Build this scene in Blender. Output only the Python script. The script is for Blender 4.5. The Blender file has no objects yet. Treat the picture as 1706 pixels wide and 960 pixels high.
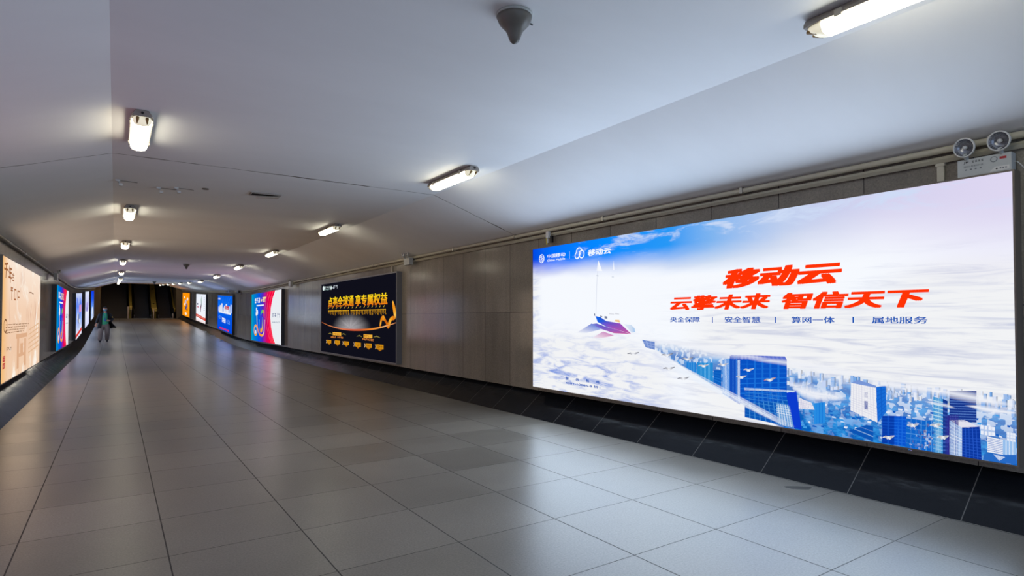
import bpy, bmesh, math, random
from mathutils import Vector, Matrix
random.seed(7)
SC = bpy.context.scene
COL = SC.collection
PI = math.pi

# ---------------------------------------------------------------- camera, world, exposure
F_PX, YAW, PITCH, CAM_H = 977.0, math.radians(34.07), math.atan(20 / 977.0), 1.475
cam = bpy.data.cameras.new('camera'); cam.sensor_width = 36; cam.sensor_fit = 'HORIZONTAL'
cam.lens = 36 * F_PX / 1706; cam.shift_y = 30 / 1706; cam.clip_start = .05; cam.clip_end = 300
CAM = bpy.data.objects.new('camera', cam); COL.objects.link(CAM)
CAM.location = (0, 0, CAM_H); CAM.rotation_euler = (PI / 2 + PITCH, 0, -YAW)
SC.camera = CAM
SC.view_settings.view_transform = 'Standard'; SC.view_settings.look = 'None'
SC.view_settings.gamma = 1; SC.view_settings.use_curve_mapping = False
SC.view_settings.exposure = 0.0
w = bpy.data.worlds.new('world'); SC.world = w; w.use_nodes = True
w.node_tree.nodes['Background'].inputs[0].default_value = (.50, .68, 1.0, 1)
w.node_tree.nodes['Background'].inputs[1].default_value = 2.6     # sky fill through an unseen open end added behind the camera
SC.cycles.use_denoising = True
SC.cycles.sample_clamp_indirect = 6
PRINT_GLOW = 1.0         # radiance of full ink on a lightbox
PRINT_CLEAR = .05        # extra light let through by the unprinted, clear white film
LAMP_GLOW = 14.5         # radiance of a batten lamp diffuser

# ---------------------------------------------------------------- small helpers
def lin(c):
    out = []
    for v in c[:3]:
        v = v / 255.0
        out.append(v / 12.92 if v <= .04045 else ((v + .055) / 1.055) ** 2.4)
    return (*out, c[3] if len(c) > 3 else 1.0)

def fwd():
    return (Vector((math.sin(YAW) * math.cos(PITCH), math.cos(YAW) * math.cos(PITCH), math.sin(PITCH))),
            Vector((math.cos(YAW), -math.sin(YAW), 0)))
def wall_point(px, py, X):
    """survey a point of the photograph on the wall plane x = X"""
    f, r = fwd(); u = r.cross(f)
    d = f + r * ((px - 853) / F_PX) - u * ((py - 510) / F_PX)
    return Vector((0, 0, CAM_H)) + d * (X / d.x)

SLOPE = .042
def zf(y):               # rise of the passage: level, a short curve, then a steady ramp
    if y < 28: return 0.0
    if y < 37: return SLOPE * (y - 28) ** 2 / 18
    return SLOPE * (y - 32.5)
def sl(y):
    return 0.0 if y < 28 else (SLOPE * (y - 28) / 9 if y < 37 else SLOPE)

def link(o, parent=None):
    COL.objects.link(o)
    if parent is not None: o.parent = parent
    return o
def tag(o, label=None, cat=None, group=None, kind=None):
    if label: o['label'] = label
    if cat: o['category'] = cat
    if group: o['group'] = group
    if kind: o['kind'] = kind
    return o
def empty(name, loc, label, cat, group=None, rot=(0, 0, 0)):
    o = bpy.data.objects.new(name, None); o.empty_display_size = .2
    o.location = loc; o.rotation_euler = rot
    link(o); return tag(o, label, cat, group)
def mesh_obj(name, bm, mat, parent=None, smooth=False):
    bmesh.ops.recalc_face_normals(bm, faces=bm.faces)
    me = bpy.data.meshes.new(name); bm.to_mesh(me); bm.free()
    if mat: me.materials.append(mat)
    if smooth:
        for p in me.polygons: p.use_smooth = True
    return link(bpy.data.objects.new(name, me), parent)
def copy_tree(o, parent=None):
    c = o.copy(); COL.objects.link(c); c.parent = parent
    for ch in o.children: copy_tree(ch, c)
    return c

def box(bm, x0, x1, y0, y1, z0, z1, bev=0):
    vs = [bm.verts.new(p) for p in ((x0, y0, z0), (x1, y0, z0), (x1, y1, z0), (x0, y1, z0), (x0, y0, z1), (x1, y0, z1), (x1, y1, z1), (x0, y1, z1))]
    fs = [bm.faces.new([vs[i] for i in f]) for f in ((0, 3, 2, 1), (4, 5, 6, 7), (0, 1, 5, 4), (1, 2, 6, 5), (2, 3, 7, 6), (3, 0, 4, 7))]
    if bev:
        es = list({e for f in fs for e in f.edges})
        bmesh.ops.bevel(bm, geom=es, offset=bev, segments=2, profile=.6, affect='EDGES')
def tube(bm, pts, r, n=12, cap=True):
    pts = [Vector(p) for p in pts]; rings = []
    rs = r if isinstance(r, (list, tuple)) else [r] * len(pts)
    for i, p in enumerate(pts):
        a = pts[max(i - 1, 0)]; b = pts[min(i + 1, len(pts) - 1)]
        t = (b - a).normalized()
        ref = Vector((0, 0, 1)) if abs(t.z) < .9 else Vector((1, 0, 0))
        u = t.cross(ref).normalized(); v = t.cross(u)
        rings.append([bm.verts.new(p + (u * math.cos(k * 2 * PI / n) + v * math.sin(k * 2 * PI / n)) * rs[i]) for k in range(n)])
    for a, b in zip(rings, rings[1:]):
        for k in range(n):
            bm.faces.new((a[k], a[(k + 1) % n], b[(k + 1) % n], b[k]))
    if cap:
        bm.faces.new(rings[0]); bm.faces.new(rings[-1][::-1])
def lathe(bm, prof, n=32, axis=None, caps=(True, True)):
    """profile of (radius, height) turned about z; axis = a matrix to place it"""
    rings = []
    for r, z in prof:
        rings.append([bm.verts.new((r * math.cos(k * 2 * PI / n), r * math.sin(k * 2 * PI / n), z)) for k in range(n)])
    for a, b in zip(rings, rings[1:]):
        for k in range(n):
            bm.faces.new((a[k], a[(k + 1) % n], b[(k + 1) % n], b[k]))
    if caps[0]: bm.faces.new(rings[0])
    if caps[1]: bm.faces.new(rings[-1])
    if axis is not None:
        vs = [v for r in rings for v in r]
        bmesh.ops.transform(bm, matrix=axis, verts=vs)
def extrude(name, prof, ys, mat, kind='structure', shift=zf):
    """closed section (x, z) carried along the passage; UV = (distance along, section z or x)"""
    bm = bmesh.new(); uv = bm.loops.layers.uv.new('UVMap'); rings = []
    for y in ys:
        rings.append([bm.verts.new((x, y, z + shift(y))) for x, z in prof])
    n = len(prof)
    for j in range(len(ys) - 1):
        for k in range(n):
            q = (k + 1) % n
            f = bm.faces.new((rings[j][k], rings[j][q], rings[j + 1][q], rings[j + 1][k]))
            for lp, (yy, pz) in zip(f.loops, ((ys[j], prof[k]), (ys[j], prof[q]), (ys[j + 1], prof[q]), (ys[j + 1], prof[k]))):
                lp[uv].uv = (yy, pz[1])
    bm.faces.new(rings[0]); bm.faces.new(rings[-1])
    o = mesh_obj(name, bm, mat)
    return tag(o, kind=kind)

# ---------------------------------------------------------------- node helper and materials
class NT:
    def __init__(s, name):
        s.m = bpy.data.materials.new(name); s.m.use_nodes = True
        s.t = s.m.node_tree; s.t.nodes.clear()
        s.out = s.t.nodes.new('ShaderNodeOutputMaterial')
    def n(s, typ, ins=None, **props):
        nd = s.t.nodes.new('ShaderNode' + typ)
        for k, v in props.items(): setattr(nd, k, v)
        for k, v in (ins or {}).items(): s.set(nd.inputs[k], v)
        return nd
    def set(s, sock, v):
        if isinstance(v, bpy.types.NodeSocket): s.t.links.new(v, sock)
        elif isinstance(v, bpy.types.Node): s.t.links.new(v.outputs[0], sock)
        else: sock.default_value = v
    def math(s, op, a, b=0.0, c=0.0, clamp=False):
        return s.n('Math', {0: a, 1: b, 2: c}, operation=op, use_clamp=clamp).outputs[0]
    def mix(s, f, a, b, blend='MIX'):
        nd = s.n('Mix', data_type='RGBA', blend_type=blend)
        s.set(nd.inputs[0], f); s.set(nd.inputs[6], a); s.set(nd.inputs[7], b)
        return nd.outputs[2]
    def smooth(s, x, lo, hi):
        nd = s.n('MapRange', {0: x, 1: lo, 2: hi, 3: 0.0, 4: 1.0}, interpolation_type='SMOOTHSTEP')
        return nd.outputs[0]
    def noise(s, vec, scale, detail=3, rough=.5, dist=0.0):
        return s.n('TexNoise', {'Vector': vec, 'Scale': scale, 'Detail': detail, 'Roughness': rough, 'Distortion': dist}).outputs[0]
    def xyz(s, v):
        return s.n('SeparateXYZ', {0: v}).outputs
    def vec(s, x, y, z=0.0):
        return s.n('CombineXYZ', {0: x, 1: y, 2: z}).outputs[0]
    def ramp(s, f, stops, interp='LINEAR'):
        nd = s.n('ValToRGB', {0: f}); cr = nd.color_ramp; cr.interpolation = interp
        while len(cr.elements) < len(stops): cr.elements.new(.5)
        for e, (p, c) in zip(cr.elements, stops): e.position = p; e.color = c
        return nd.outputs[0]
    def pbsdf(s, **ins):
        b = s.n('BsdfPrincipled', {k.replace('_', ' '): v for k, v in ins.items()})
        s.t.links.new(b.outputs[0], s.out.inputs[0]); return s.m
    def emit(s, col, strength, sample=True):
        e = s.n('Emission', {0: col, 1: strength}); s.t.links.new(e.outputs[0], s.out.inputs[0])
        if not sample: s.m.cycles.emission_sampling = 'NONE'
        return s.m
def film(t, col, mask=None, k=1.0):
    """backlit film: white areas carry no ink and let more of the tubes' cool light through"""
    r, g, b = t.n('SeparateColor', {0: col}).outputs
    f = t.smooth(t.math('MINIMUM', r, t.math('MINIMUM', g, b)), .60, .88)
    if mask is not None: f = t.math('MULTIPLY', f, mask)
    c2 = t.mix(1.0, col, (.97, .99, 1.02, 1), 'MULTIPLY')
    col = t.mix(f, col, c2)
    return t.emit(col, t.math('MULTIPLY_ADD', f, PRINT_CLEAR * k, PRINT_GLOW))
def simple(name, rgb, rough=.5, metal=0.0, spec=.5, var=.06, scale=30):
    t = NT(name); c = t.n('TexCoord').outputs['Object']
    k = t.math('MULTIPLY_ADD', t.noise(c, scale), 2 * var, 1 - var)
    base = t.mix(1.0, lin(rgb), t.vec(k, k, k), 'MULTIPLY')
    return t.pbsdf(Base_Color=base, Roughness=rough, Metallic=metal, Specular_IOR_Level=spec)

def line_mask(t, x, phase, period, half):
    f = t.math('FRACT', t.math('DIVIDE', t.math('SUBTRACT', x, phase), period))
    d = t.math('MULTIPLY', t.math('MINIMUM', f, t.math('SUBTRACT', 1.0, f)), period)
    return t.math('SUBTRACT', 1.0, t.smooth(d, half * .6, half * 1.3))
def cell(t, x, phase, period):
    return t.math('FLOOR', t.math('DIVIDE', t.math('SUBTRACT', x, phase), period))

def mat_floor():
    t = NT('granite_floor_tiles'); co = t.n('TexCoord').outputs['Object']; x, y, z = t.xyz(co)
    m = t.math('MAXIMUM', line_mask(t, x, -.51, .8, .0042), line_mask(t, y, 1.82, .8, .003))
    rnd = t.n('TexWhiteNoise', {'Vector': t.vec(cell(t, x, -.51, .8), cell(t, y, 1.82, .8))}, noise_dimensions='2D').outputs[0]
    g = t.noise(co, 75, 5, .85)
    g2 = t.noise(co, 1.3, 4, .6)
    k = t.math('MULTIPLY', t.math('MULTIPLY_ADD', rnd, .30, .83), t.math('MULTIPLY_ADD', g, 1.9, .05))
    k = t.math('MULTIPLY', k, t.math('MULTIPLY_ADD', g2, .5, .75))
    base = t.mix(1.0, (.205, .186, .160, 1), t.vec(k, k, k), 'MULTIPLY')
    base = t.mix(m, base, (.028, .025, .022, 1))
    # the round scuff and the odd dark spots left on the stone
    sp = t.n('TexVoronoi', {'Vector': co, 'Scale': 1.1, 'Randomness': 1.0}).outputs[0]
    base = t.mix(t.math('MULTIPLY', t.math('SUBTRACT', 1.0, t.smooth(sp, .010, .022)), .6), base, (.03, .028, .026, 1))
    r = t.math('ADD', t.math('MULTIPLY_ADD', rnd, .03, .281), t.math('MULTIPLY', g2, .05))
    r = t.math('ADD', r, t.math('MULTIPLY', m, .4))
    b = t.n('Bump', {'Strength': .05, 'Distance': .002, 'Height': t.math('SUBTRACT', g, t.math('MULTIPLY', m, 1.5))})
    return t.pbsdf(Base_Color=base, Roughness=r, Specular_IOR_Level=.55, Normal=b.outputs[0])
def mat_wall():
    t = NT('polished_granite_panels'); uv = t.n('TexCoord').outputs['UV']; u, v, _ = t.xyz(uv)
    co = t.n('TexCoord').outputs['Object']
    m = t.math('MAXIMUM', line_mask(t, u, .13, .8, .004), line_mask(t, v, 1.57, 1.6, .003))
    rnd = t.n('TexWhiteNoise', {'Vector': t.vec(cell(t, u, .13, .8), cell(t, v, 1.57, 1.6))}, noise_dimensions='2D').outputs[0]
    g = t.noise(co, 75, 4, .8); st = t.noise(t.n('Mapping', {'Vector': co, 'Scale': (1, 3.0, .5)}).outputs[0], 1.6, 4, .6)
    k = t.math('MULTIPLY', t.math('MULTIPLY_ADD', rnd, .25, .86), t.math('MULTIPLY_ADD', g, 1.5, .25))
    k = t.math('MULTIPLY', k, t.math('MULTIPLY_ADD', st, .5, .75))
    base = t.mix(1.0, (.25, .222, .182, 1), t.vec(k, k, k), 'MULTIPLY')
    base = t.mix(m, base, (.035, .03, .025, 1))
    r = t.math('MULTIPLY_ADD', st, .12, .09)
    b = t.n('Bump', {'Strength': .03, 'Distance': .004, 'Height': t.noise(co, 6, 2)})
    return t.pbsdf(Base_Color=base, Roughness=r, Specular_IOR_Level=.30, Normal=b.outputs[0])
def mat_kick():
    t = NT('black_polished_skirting_stone'); uv = t.n('TexCoord').outputs['UV']; u, v, _ = t.xyz(uv)
    co = t.n('TexCoord').outputs['Object']
    m = line_mask(t, u, .13, .8, .0035)
    g = t.noise(co, 160, 3, .8)
    k = t.math('MULTIPLY_ADD', g, 1.4, .3)
    base = t.mix(1.0, (.0105, .012, .0155, 1), t.vec(k, k, k), 'MULTIPLY')
    base = t.mix(t.math('MULTIPLY', m, .75), base, (.17, .165, .155, 1))
    b = t.n('Bump', {'Strength': .2, 'Distance': .025, 'Height': t.noise(t.n('Mapping', {'Vector': co, 'Scale': (1, 1.0, 2.5)}).outputs[0], 2.6, 3)})
    return t.pbsdf(Base_Color=base, Roughness=t.math('MULTIPLY_ADD', m, .4, .14), Specular_IOR_Level=.13, Normal=b.outputs[0])
def mat_ceiling():
    t = NT('painted_plaster_ceiling'); co = t.n('TexCoord').outputs['Object']; x, y, z = t.xyz(co)
    st = t.noise(t.n('Mapping', {'Vector': co, 'Scale': (.5, 1.2, 1)}).outputs[0], .8, 5, .6)
    k = t.math('MULTIPLY_ADD', st, .16, .92)
    base = t.mix(1.0, (.87, .87, .88, 1), t.vec(k, k, k), 'MULTIPLY')
    # the open joint across the ceiling, ragged in width
    wob = t.math('MULTIPLY_ADD', t.noise(co, 3.0, 4, .7), .05, 7.925)
    d = t.math('ABSOLUTE', t.math('SUBTRACT', y, wob))
    wid = t.math('MULTIPLY', t.smooth(t.noise(co, 1.4, 3, .8), .42, .68), .016)
    base = t.mix(t.math('SUBTRACT', 1.0, t.smooth(d, wid, t.math('ADD', wid, .012))), base, (.10, .085, .07, 1))
    b = t.n('Bump', {'Strength': .05, 'Distance': .01, 'Height': t.noise(co, 2.0, 3)})
    return t.pbsdf(Base_Color=base, Roughness=.62, Specular_IOR_Level=.3, Normal=b.outputs[0])

M = {}
M['floor'], M['wall'], M['kick'], M['ceiling'] = mat_floor(), mat_wall(), mat_kick(), mat_ceiling()
M['conduit'] = simple('cream_painted_conduit', (196, 190, 170), .4)
M['conduit_dull'] = simple('dull_grey_conduit', (150, 144, 128), .45)
M['frame'] = simple('lightbox_frame_brown_grey', (122, 112, 102), .4, .3)
M['frame_grey'] = simple('lightbox_frame_grey', (128, 126, 126), .4, .4)
M['frame_dark'] = simple('lightbox_frame_dark', (48, 48, 52), .35, .3)
M['housing'] = simple('lamp_housing_grey_plastic', (150, 142, 134), .5)
M['clip'] = simple('lamp_clip_plastic', (178, 172, 160), .4)
M['holder'] = simple('lampholder_brown', (150, 118, 70), .5)
M['white_plastic'] = simple('white_plastic', (214, 214, 210), .38)
M['grey_plastic'] = simple('grey_plastic', (186, 190, 188), .38)
M['black_plastic'] = simple('black_plastic', (22, 22, 24), .4)
M['shade_black'] = simple('painted_shade_black', (10, 10, 10), .9)  # near-black colour standing in for unlit depth
M['chrome'] = simple('reflector_chrome', (205, 208, 215), .18, 1.0)
M['reflector'] = simple('ribbed_grey_reflector', (150, 152, 160), .22, .75, var=.45, scale=90)
M['steel'] = simple('brushed_steel', (170, 165, 155), .32, .9)
M['brass'] = simple('yellow_brass_cladding', (235, 204, 96), .5, .1)
M['rubber'] = simple('black_rubber', (14, 14, 15), .5)
M['step'] = simple('escalator_step_metal', (52, 52, 54), .5, .6)
M['stair_stone'] = simple('dark_stair_stone', (60, 54, 46), .6)
M['stairwell'] = simple('stairwell_tan_stone', (126, 108, 78), .5)
M['yellow'] = simple('yellow_sleeve', (205, 190, 60), .5)
M['red'] = simple('red_label', (170, 22, 34), .4)
M['ink_dark'] = simple('dark_print', (40, 44, 50), .5)
M['ink_grey'] = simple('grey_print', (120, 124, 128), .5)
M['stain'] = simple('dark_floor_stain', (70, 66, 62), .45)
def mat_diffuser():
    t = NT('lit_lamp_diffuser')
    return t.emit((1.0, .93, .72, 1), LAMP_GLOW)
M['diffuser'] = mat_diffuser()
def mat_endcap():
    t = NT('pale_diffuser_end')
    b = t.n('BsdfPrincipled', {'Base Color': lin((238, 232, 205)), 'Roughness': .3})
    e = t.n('Emission', {0: (1, .93, .72, 1), 1: .55}); a = t.n('AddShader', {0: b, 1: e})
    t.t.links.new(a.outputs[0], t.out.inputs[0]); return t.m
M['endcap'] = mat_endcap()
def mat_ink():
    t = NT('backlit_print_ink'); a = t.n('Attribute', attribute_name='ink')
    m = film(t, a.outputs['Color'], None, .1); m.cycles.emission_sampling = 'NONE'
    e = [n for n in t.t.nodes if n.type == 'EMISSION'][0]; tr = t.n('BsdfTransparent')
    mx = t.n('MixShader', {0: a.outputs['Alpha'], 1: tr, 2: e}); t.t.links.new(mx.outputs[0], t.out.inputs[0])
    return m
M['ink'] = mat_ink()

# ---------------------------------------------------------------- the passage
YS = [-4, 0, 14, 28] + [29 + k for k in range(8)] + [37, 67]
extrude('floor', [(-1.75, 0), (5.65, 0), (5.65, -.12), (-1.75, -.12)], YS, M['floor'])
extrude('wall_right', [(5.46, .35), (5.46, 2.86), (5.60, 2.86), (5.60, .35)], YS, M['wall'])
extrude('wall_left', [(-1.60, .35), (-1.60, 2.86), (-1.74, 2.86), (-1.74, .35)], YS, M['wall'])
extrude('baseboard_right', [(5.11, 0), (5.50, .31), (5.58, .36), (5.58, 0)], YS, M['kick'])
extrude('baseboard_left', [(-1.24, 0), (-1.62, .31), (-1.72, .36), (-1.72, 0)], YS, M['kick'])
extrude('ceiling', [(-1.74, 2.79), (-1.60, 2.83), (-.05, 3.33), (3.95, 3.33), (5.46, 2.83), (5.60, 2.79), (5.60, 3.5), (-1.74, 3.5)], YS, M['ceiling'])
bm = bmesh.new(); box(bm, -12, 16, -30, -4, -.15, -.02); tag(mesh_obj('floor_outside', bm, M['floor']), kind='structure')  # unseen ground beyond the added open end

# stairwell at the far end: side walls, then near-black walls and unseen roof added to keep it dark
ZE = zf(67)
bm = bmesh.new(); box(bm, -1.75, -1.18, 67, 82, ZE - .2, ZE + 9); tag(mesh_obj('wall_stair_left', bm, M['stairwell']), kind='structure')
bm = bmesh.new(); box(bm, 5.02, 5.6, 67, 82, ZE - .2, ZE + 9); tag(mesh_obj('wall_stair_right', bm, M['stairwell']), kind='structure')
bm = bmesh.new(); box(bm, -1.75, 5.6, 82, 82.2, ZE - .2, ZE + 9); tag(mesh_obj('wall_stair_end', bm, M['shade_black']), kind='structure')
bm = bmesh.new(); box(bm, -1.75, 5.6, 67, 82.2, ZE + 9, ZE + 9.2); tag(mesh_obj('ceiling_stair', bm, M['shade_black']), kind='structure')
bm = bmesh.new(); box(bm, -1.75, 5.6, 67.0, 67.15, ZE + 3.34, ZE + 9); tag(mesh_obj('wall_stair_head', bm, M['shade_black']), kind='structure')
bm = bmesh.new(); box(bm, -1.75, 5.6, 67, 82.2, ZE - .14, ZE); tag(mesh_obj('floor_stair', bm, M['stair_stone']), kind='structure')

# ---------------------------------------------------------------- flat artwork printed on the lightboxes
class Art:
    """printed shapes in poster metres (u right, v up), built as one thin sheet of coloured ink"""
    def __init__(s, host, name, layer=1):
        s.host, s.name, s.W, s.D, s.layer = host, name, host['w_'], host['d_'], layer
        s.v, s.f, s.c = [], [], []
    def poly(s, pts, col):
        cols = col if isinstance(col, list) else [col] * len(pts)
        i = len(s.v)
        for (u, v), c in zip(pts, cols):
            s.v.append((u - s.W / 2, -s.D - .0012 * s.layer, v)); s.c.append(lin(c))
        s.f.append(list(range(i, i + len(pts))))
    def rect(s, u0, v0, u1, v1, col): s.poly([(u0, v0), (u1, v0), (u1, v1), (u0, v1)], col)
    def ellipse(s, cu, cv, a, b, col, n=24): s.poly([(cu + a * math.cos(k * 2 * PI / n), cv + b * math.sin(k * 2 * PI / n)) for k in range(n)], col)
    def curve(s, pts, wd, col, m=5):
        """a stroke drawn through the points as a smooth curve"""
        n = len(pts); wd = wd if isinstance(wd, list) else [wd] * n; col = col if isinstance(col, list) else [col] * n
        P, W_, C_ = [], [], []
        for i in range(n - 1):
            p0, p1, p2, p3 = pts[max(i - 1, 0)], pts[i], pts[i + 1], pts[min(i + 2, n - 1)]
            for k in range(m + (i == n - 2)):
                t = k / m
                P.append(tuple(.5 * (2 * p1[d] + (p2[d] - p0[d]) * t + (2 * p0[d] - 5 * p1[d] + 4 * p2[d] - p3[d]) * t * t + (3 * p1[d] - p0[d] - 3 * p2[d] + p3[d]) * t ** 3) for d in (0, 1)))
                W_.append(wd[i] + (wd[i + 1] - wd[i]) * t); C_.append(tuple(col[i][d] + (col[i + 1][d] - col[i][d]) * t for d in range(3)))
        s.stroke(P, W_, C_)
    def stroke(s, pts, wd, col):
        n = len(pts); L, R = [], []
        ws = wd if isinstance(wd, list) else [wd] * n
        for i, p in enumerate(pts):
            a = pts[max(i - 1, 0)]; b = pts[min(i + 1, n - 1)]
            dx, dy = b[0] - a[0], b[1] - a[1]; l = math.hypot(dx, dy) or 1
            L.append((p[0] - dy / l * ws[i] / 2, p[1] + dx / l * ws[i] / 2)); R.append((p[0] + dy / l * ws[i] / 2, p[1] - dx / l * ws[i] / 2))
        cols = col if isinstance(col, list) else [col] * n
        for i in range(n - 1):
            s.poly([L[i], L[i + 1], R[i + 1], R[i]], [cols[i], cols[i + 1], cols[i + 1], cols[i]])
    def ring(s, cu, cv, a, b, wd, col, a0=0, a1=2 * PI, n=28):
        s.stroke([(cu + a * math.cos(a0 + (a1 - a0) * k / n), cv + b * math.sin(a0 + (a1 - a0) * k / n)) for k in range(n + 1)], wd, col)
    def text(s, string, u0, v0, u1, v1, col, bold=.0, shear=.0, top=None):
        """lettering fitted to the box u0..u1, v0..v1; top = colour at the top for a vertical fade"""
        cu = bpy.data.curves.new('lettering', 'FONT'); cu.body = string; cu.size = 1; cu.shear = shear
        o = bpy.data.objects.new('lettering', cu); COL.objects.link(o)
        dg = bpy.context.evaluated_depsgraph_get()
        me = bpy.data.meshes.new_from_object(o.evaluated_get(dg))
        bpy.data.objects.remove(o); bpy.data.curves.remove(cu)
        if not len(me.vertices): return
        xs = [v.co.x for v in me.vertices]; ys = [v.co.y for v in me.vertices]
        ax, bx, ay, by = min(xs), max(xs), min(ys), max(ys)
        shifts = [(0, 0)] if not bold else [(a * bold, b * bold * .8) for a in (-1, 0, 1) for b in (-1, 0, 1)]
        ex = bold / (bx - ax); ey = bold * .8 / (by - ay)
        for sx, sy in shifts:
          i = len(s.v)
          for v in me.vertices:
            p, q = (v.co.x + sx - ax) / (bx - ax), (v.co.y + sy - ay) / (by - ay)
            p = (p + ex) / (1 + 2 * ex); q = (q + ey) / (1 + 2 * ey)
            s.v.append((u0 + (u1 - u0) * p - s.W / 2, -s.D - .0012 * s.layer, v0 + (v1 - v0) * q))
            c = lin(col)
            if top is not None: ct = lin(top); c = tuple(c[k] + (ct[k] - c[k]) * q for k in range(4))
            s.c.append(c)
          for p in me.polygons: s.f.append([i + k for k in p.vertices])
        bpy.data.meshes.remove(me)
    def scribble(s, u0, v0, u1, v1, n, col, wd=.12):
        """writing too small to read: short pen strokes in n character cells"""
        cw = (u1 - u0) / n; h = v1 - v0
        for k in range(n):
            a = u0 + cw * (k + .1); b = u0 + cw * (k + .86)
            for q in range(2 + random.randrange(2)):
                y = v0 + h * random.choice((.06, .3, .52, .74, .93)); s.stroke([(a, y), (b, y)], h * wd, col)
            for q in range(1 + random.randrange(2)):
                x = a + (b - a) * random.choice((.1, .5, .9)); s.stroke([(x, v0), (x, v1)], cw * wd * 1.1, col)
    def build(s, keep=False):
        if not keep:                          # picture printed on the film: belongs to the print's own mesh
            s.host['pending'].append(s); return
        me = bpy.data.meshes.new(s.name); me.from_pydata(s.v, [], s.f)
        at = me.color_attributes.new('ink', 'FLOAT_COLOR', 'POINT')
        at.data.foreach_set('color', [x for c in s.c for x in c])
        me.materials.append(M['ink'])
        return link(bpy.data.objects.new(s.name, me), s.host['print_'])
HOSTS = []
def settle_prints():
    for h in HOSTS:
        me = h['print_'].data; me.materials.append(M['ink'])
        bm = bmesh.new(); bm.from_mesh(me); lay = bm.verts.layers.float_color.new('ink')
        for a in h['pending']:
            vs = []
            for p, c in zip(a.v, a.c):
                v = bm.verts.new(p); v[lay] = c; vs.append(v)
            for f in a.f:
                try: bm.faces.new([vs[k] for k in f]).material_index = 1
                except ValueError: pass
        bm.to_mesh(me); bm.free()

class Host(dict): pass
def lightbox(side, y0, y1, label, print_mat, z0=.41, z1=2.545, d=.12, border=.012, frame='frame', lip=.008):
    """y0 < y1 along the passage; side 'R' or 'L'. Local x runs left to right as one reads it."""
    W, H = y1 - y0, z1 - z0; ym = (y0 + y1) / 2
    a = math.atan(sl(ym)); X = 5.46 if side == 'R' else -1.60
    o = bpy.data.objects.new('advertising_lightbox', None); link(o); tag(o, label, 'billboard')
    u = Vector((0, -math.cos(a), -math.sin(a))) if side == 'R' else Vector((0, math.cos(a), math.sin(a)))
    v = Vector((0, -math.sin(a), math.cos(a))); n = u.cross(v)
    mw = Matrix((u, -n, v)).transposed().to_4x4(); mw.translation = Vector((X, ym, z0 + zf(ym)))
    o.matrix_world = mw
    bm = bmesh.new(); b = border
    for q in ((-W / 2, W / 2, 0, b), (-W / 2, W / 2, H - b, H), (-W / 2, -W / 2 + b, b, H - b), (W / 2 - b, W / 2, b, H - b)):
        box(bm, q[0], q[1], -d - lip, 0, q[2], q[3])
    mesh_obj('frame', bm, M[frame], o)
    bm = bmesh.new(); uv = bm.loops.layers.uv.new('UVMap')
    box(bm, -W / 2 + b, W / 2 - b, -d, -.01, b, H - b)
    for f in bm.faces:
        for lp in f.loops: lp[uv].uv = ((lp.vert.co.x + W / 2) / W, lp.vert.co.z / H)
    p = mesh_obj('backlit_print', bm, print_mat, o)
    h = Host(pending=[], w_=W, h_=H, d_=d, root=o, print_=p, X=X - d if side == 'R' else X + d, side=side, y0=y0, y1=y1, z0=z0)
    HOSTS.append(h); return h

def face_fill(h, radiance, col):
    """area lamp added before the face, topping up the light the box throws"""
    l = bpy.data.lights.new('face_fill', 'AREA'); l.shape = 'RECTANGLE'; l.size = h['w_'] - .04; l.size_y = h['h_'] - .04
    l.energy = radiance * PI * l.size * l.size_y; l.color = col
    o = link(bpy.data.objects.new('face_fill', l), h['root'])
    o.location = (0, -h['d_'] - .02, h['h_'] / 2); o.rotation_euler = (-PI / 2, 0, 0)
def ramp_print(name, stops, vertical=False, strength=1.0, noise=0.0):
    t = NT(name); u, v, _ = t.xyz(t.n('TexCoord').outputs['UV'])
    f = v if vertical else u
    if noise: f = t.math('ADD', f, t.math('MULTIPLY_ADD', t.noise(t.n('TexCoord').outputs['UV'], 3, 4, .6), noise * 2, -noise))
    return film(t, t.ramp(f, [(p, lin(c)) for p, c in stops]), None, strength * .8)

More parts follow.
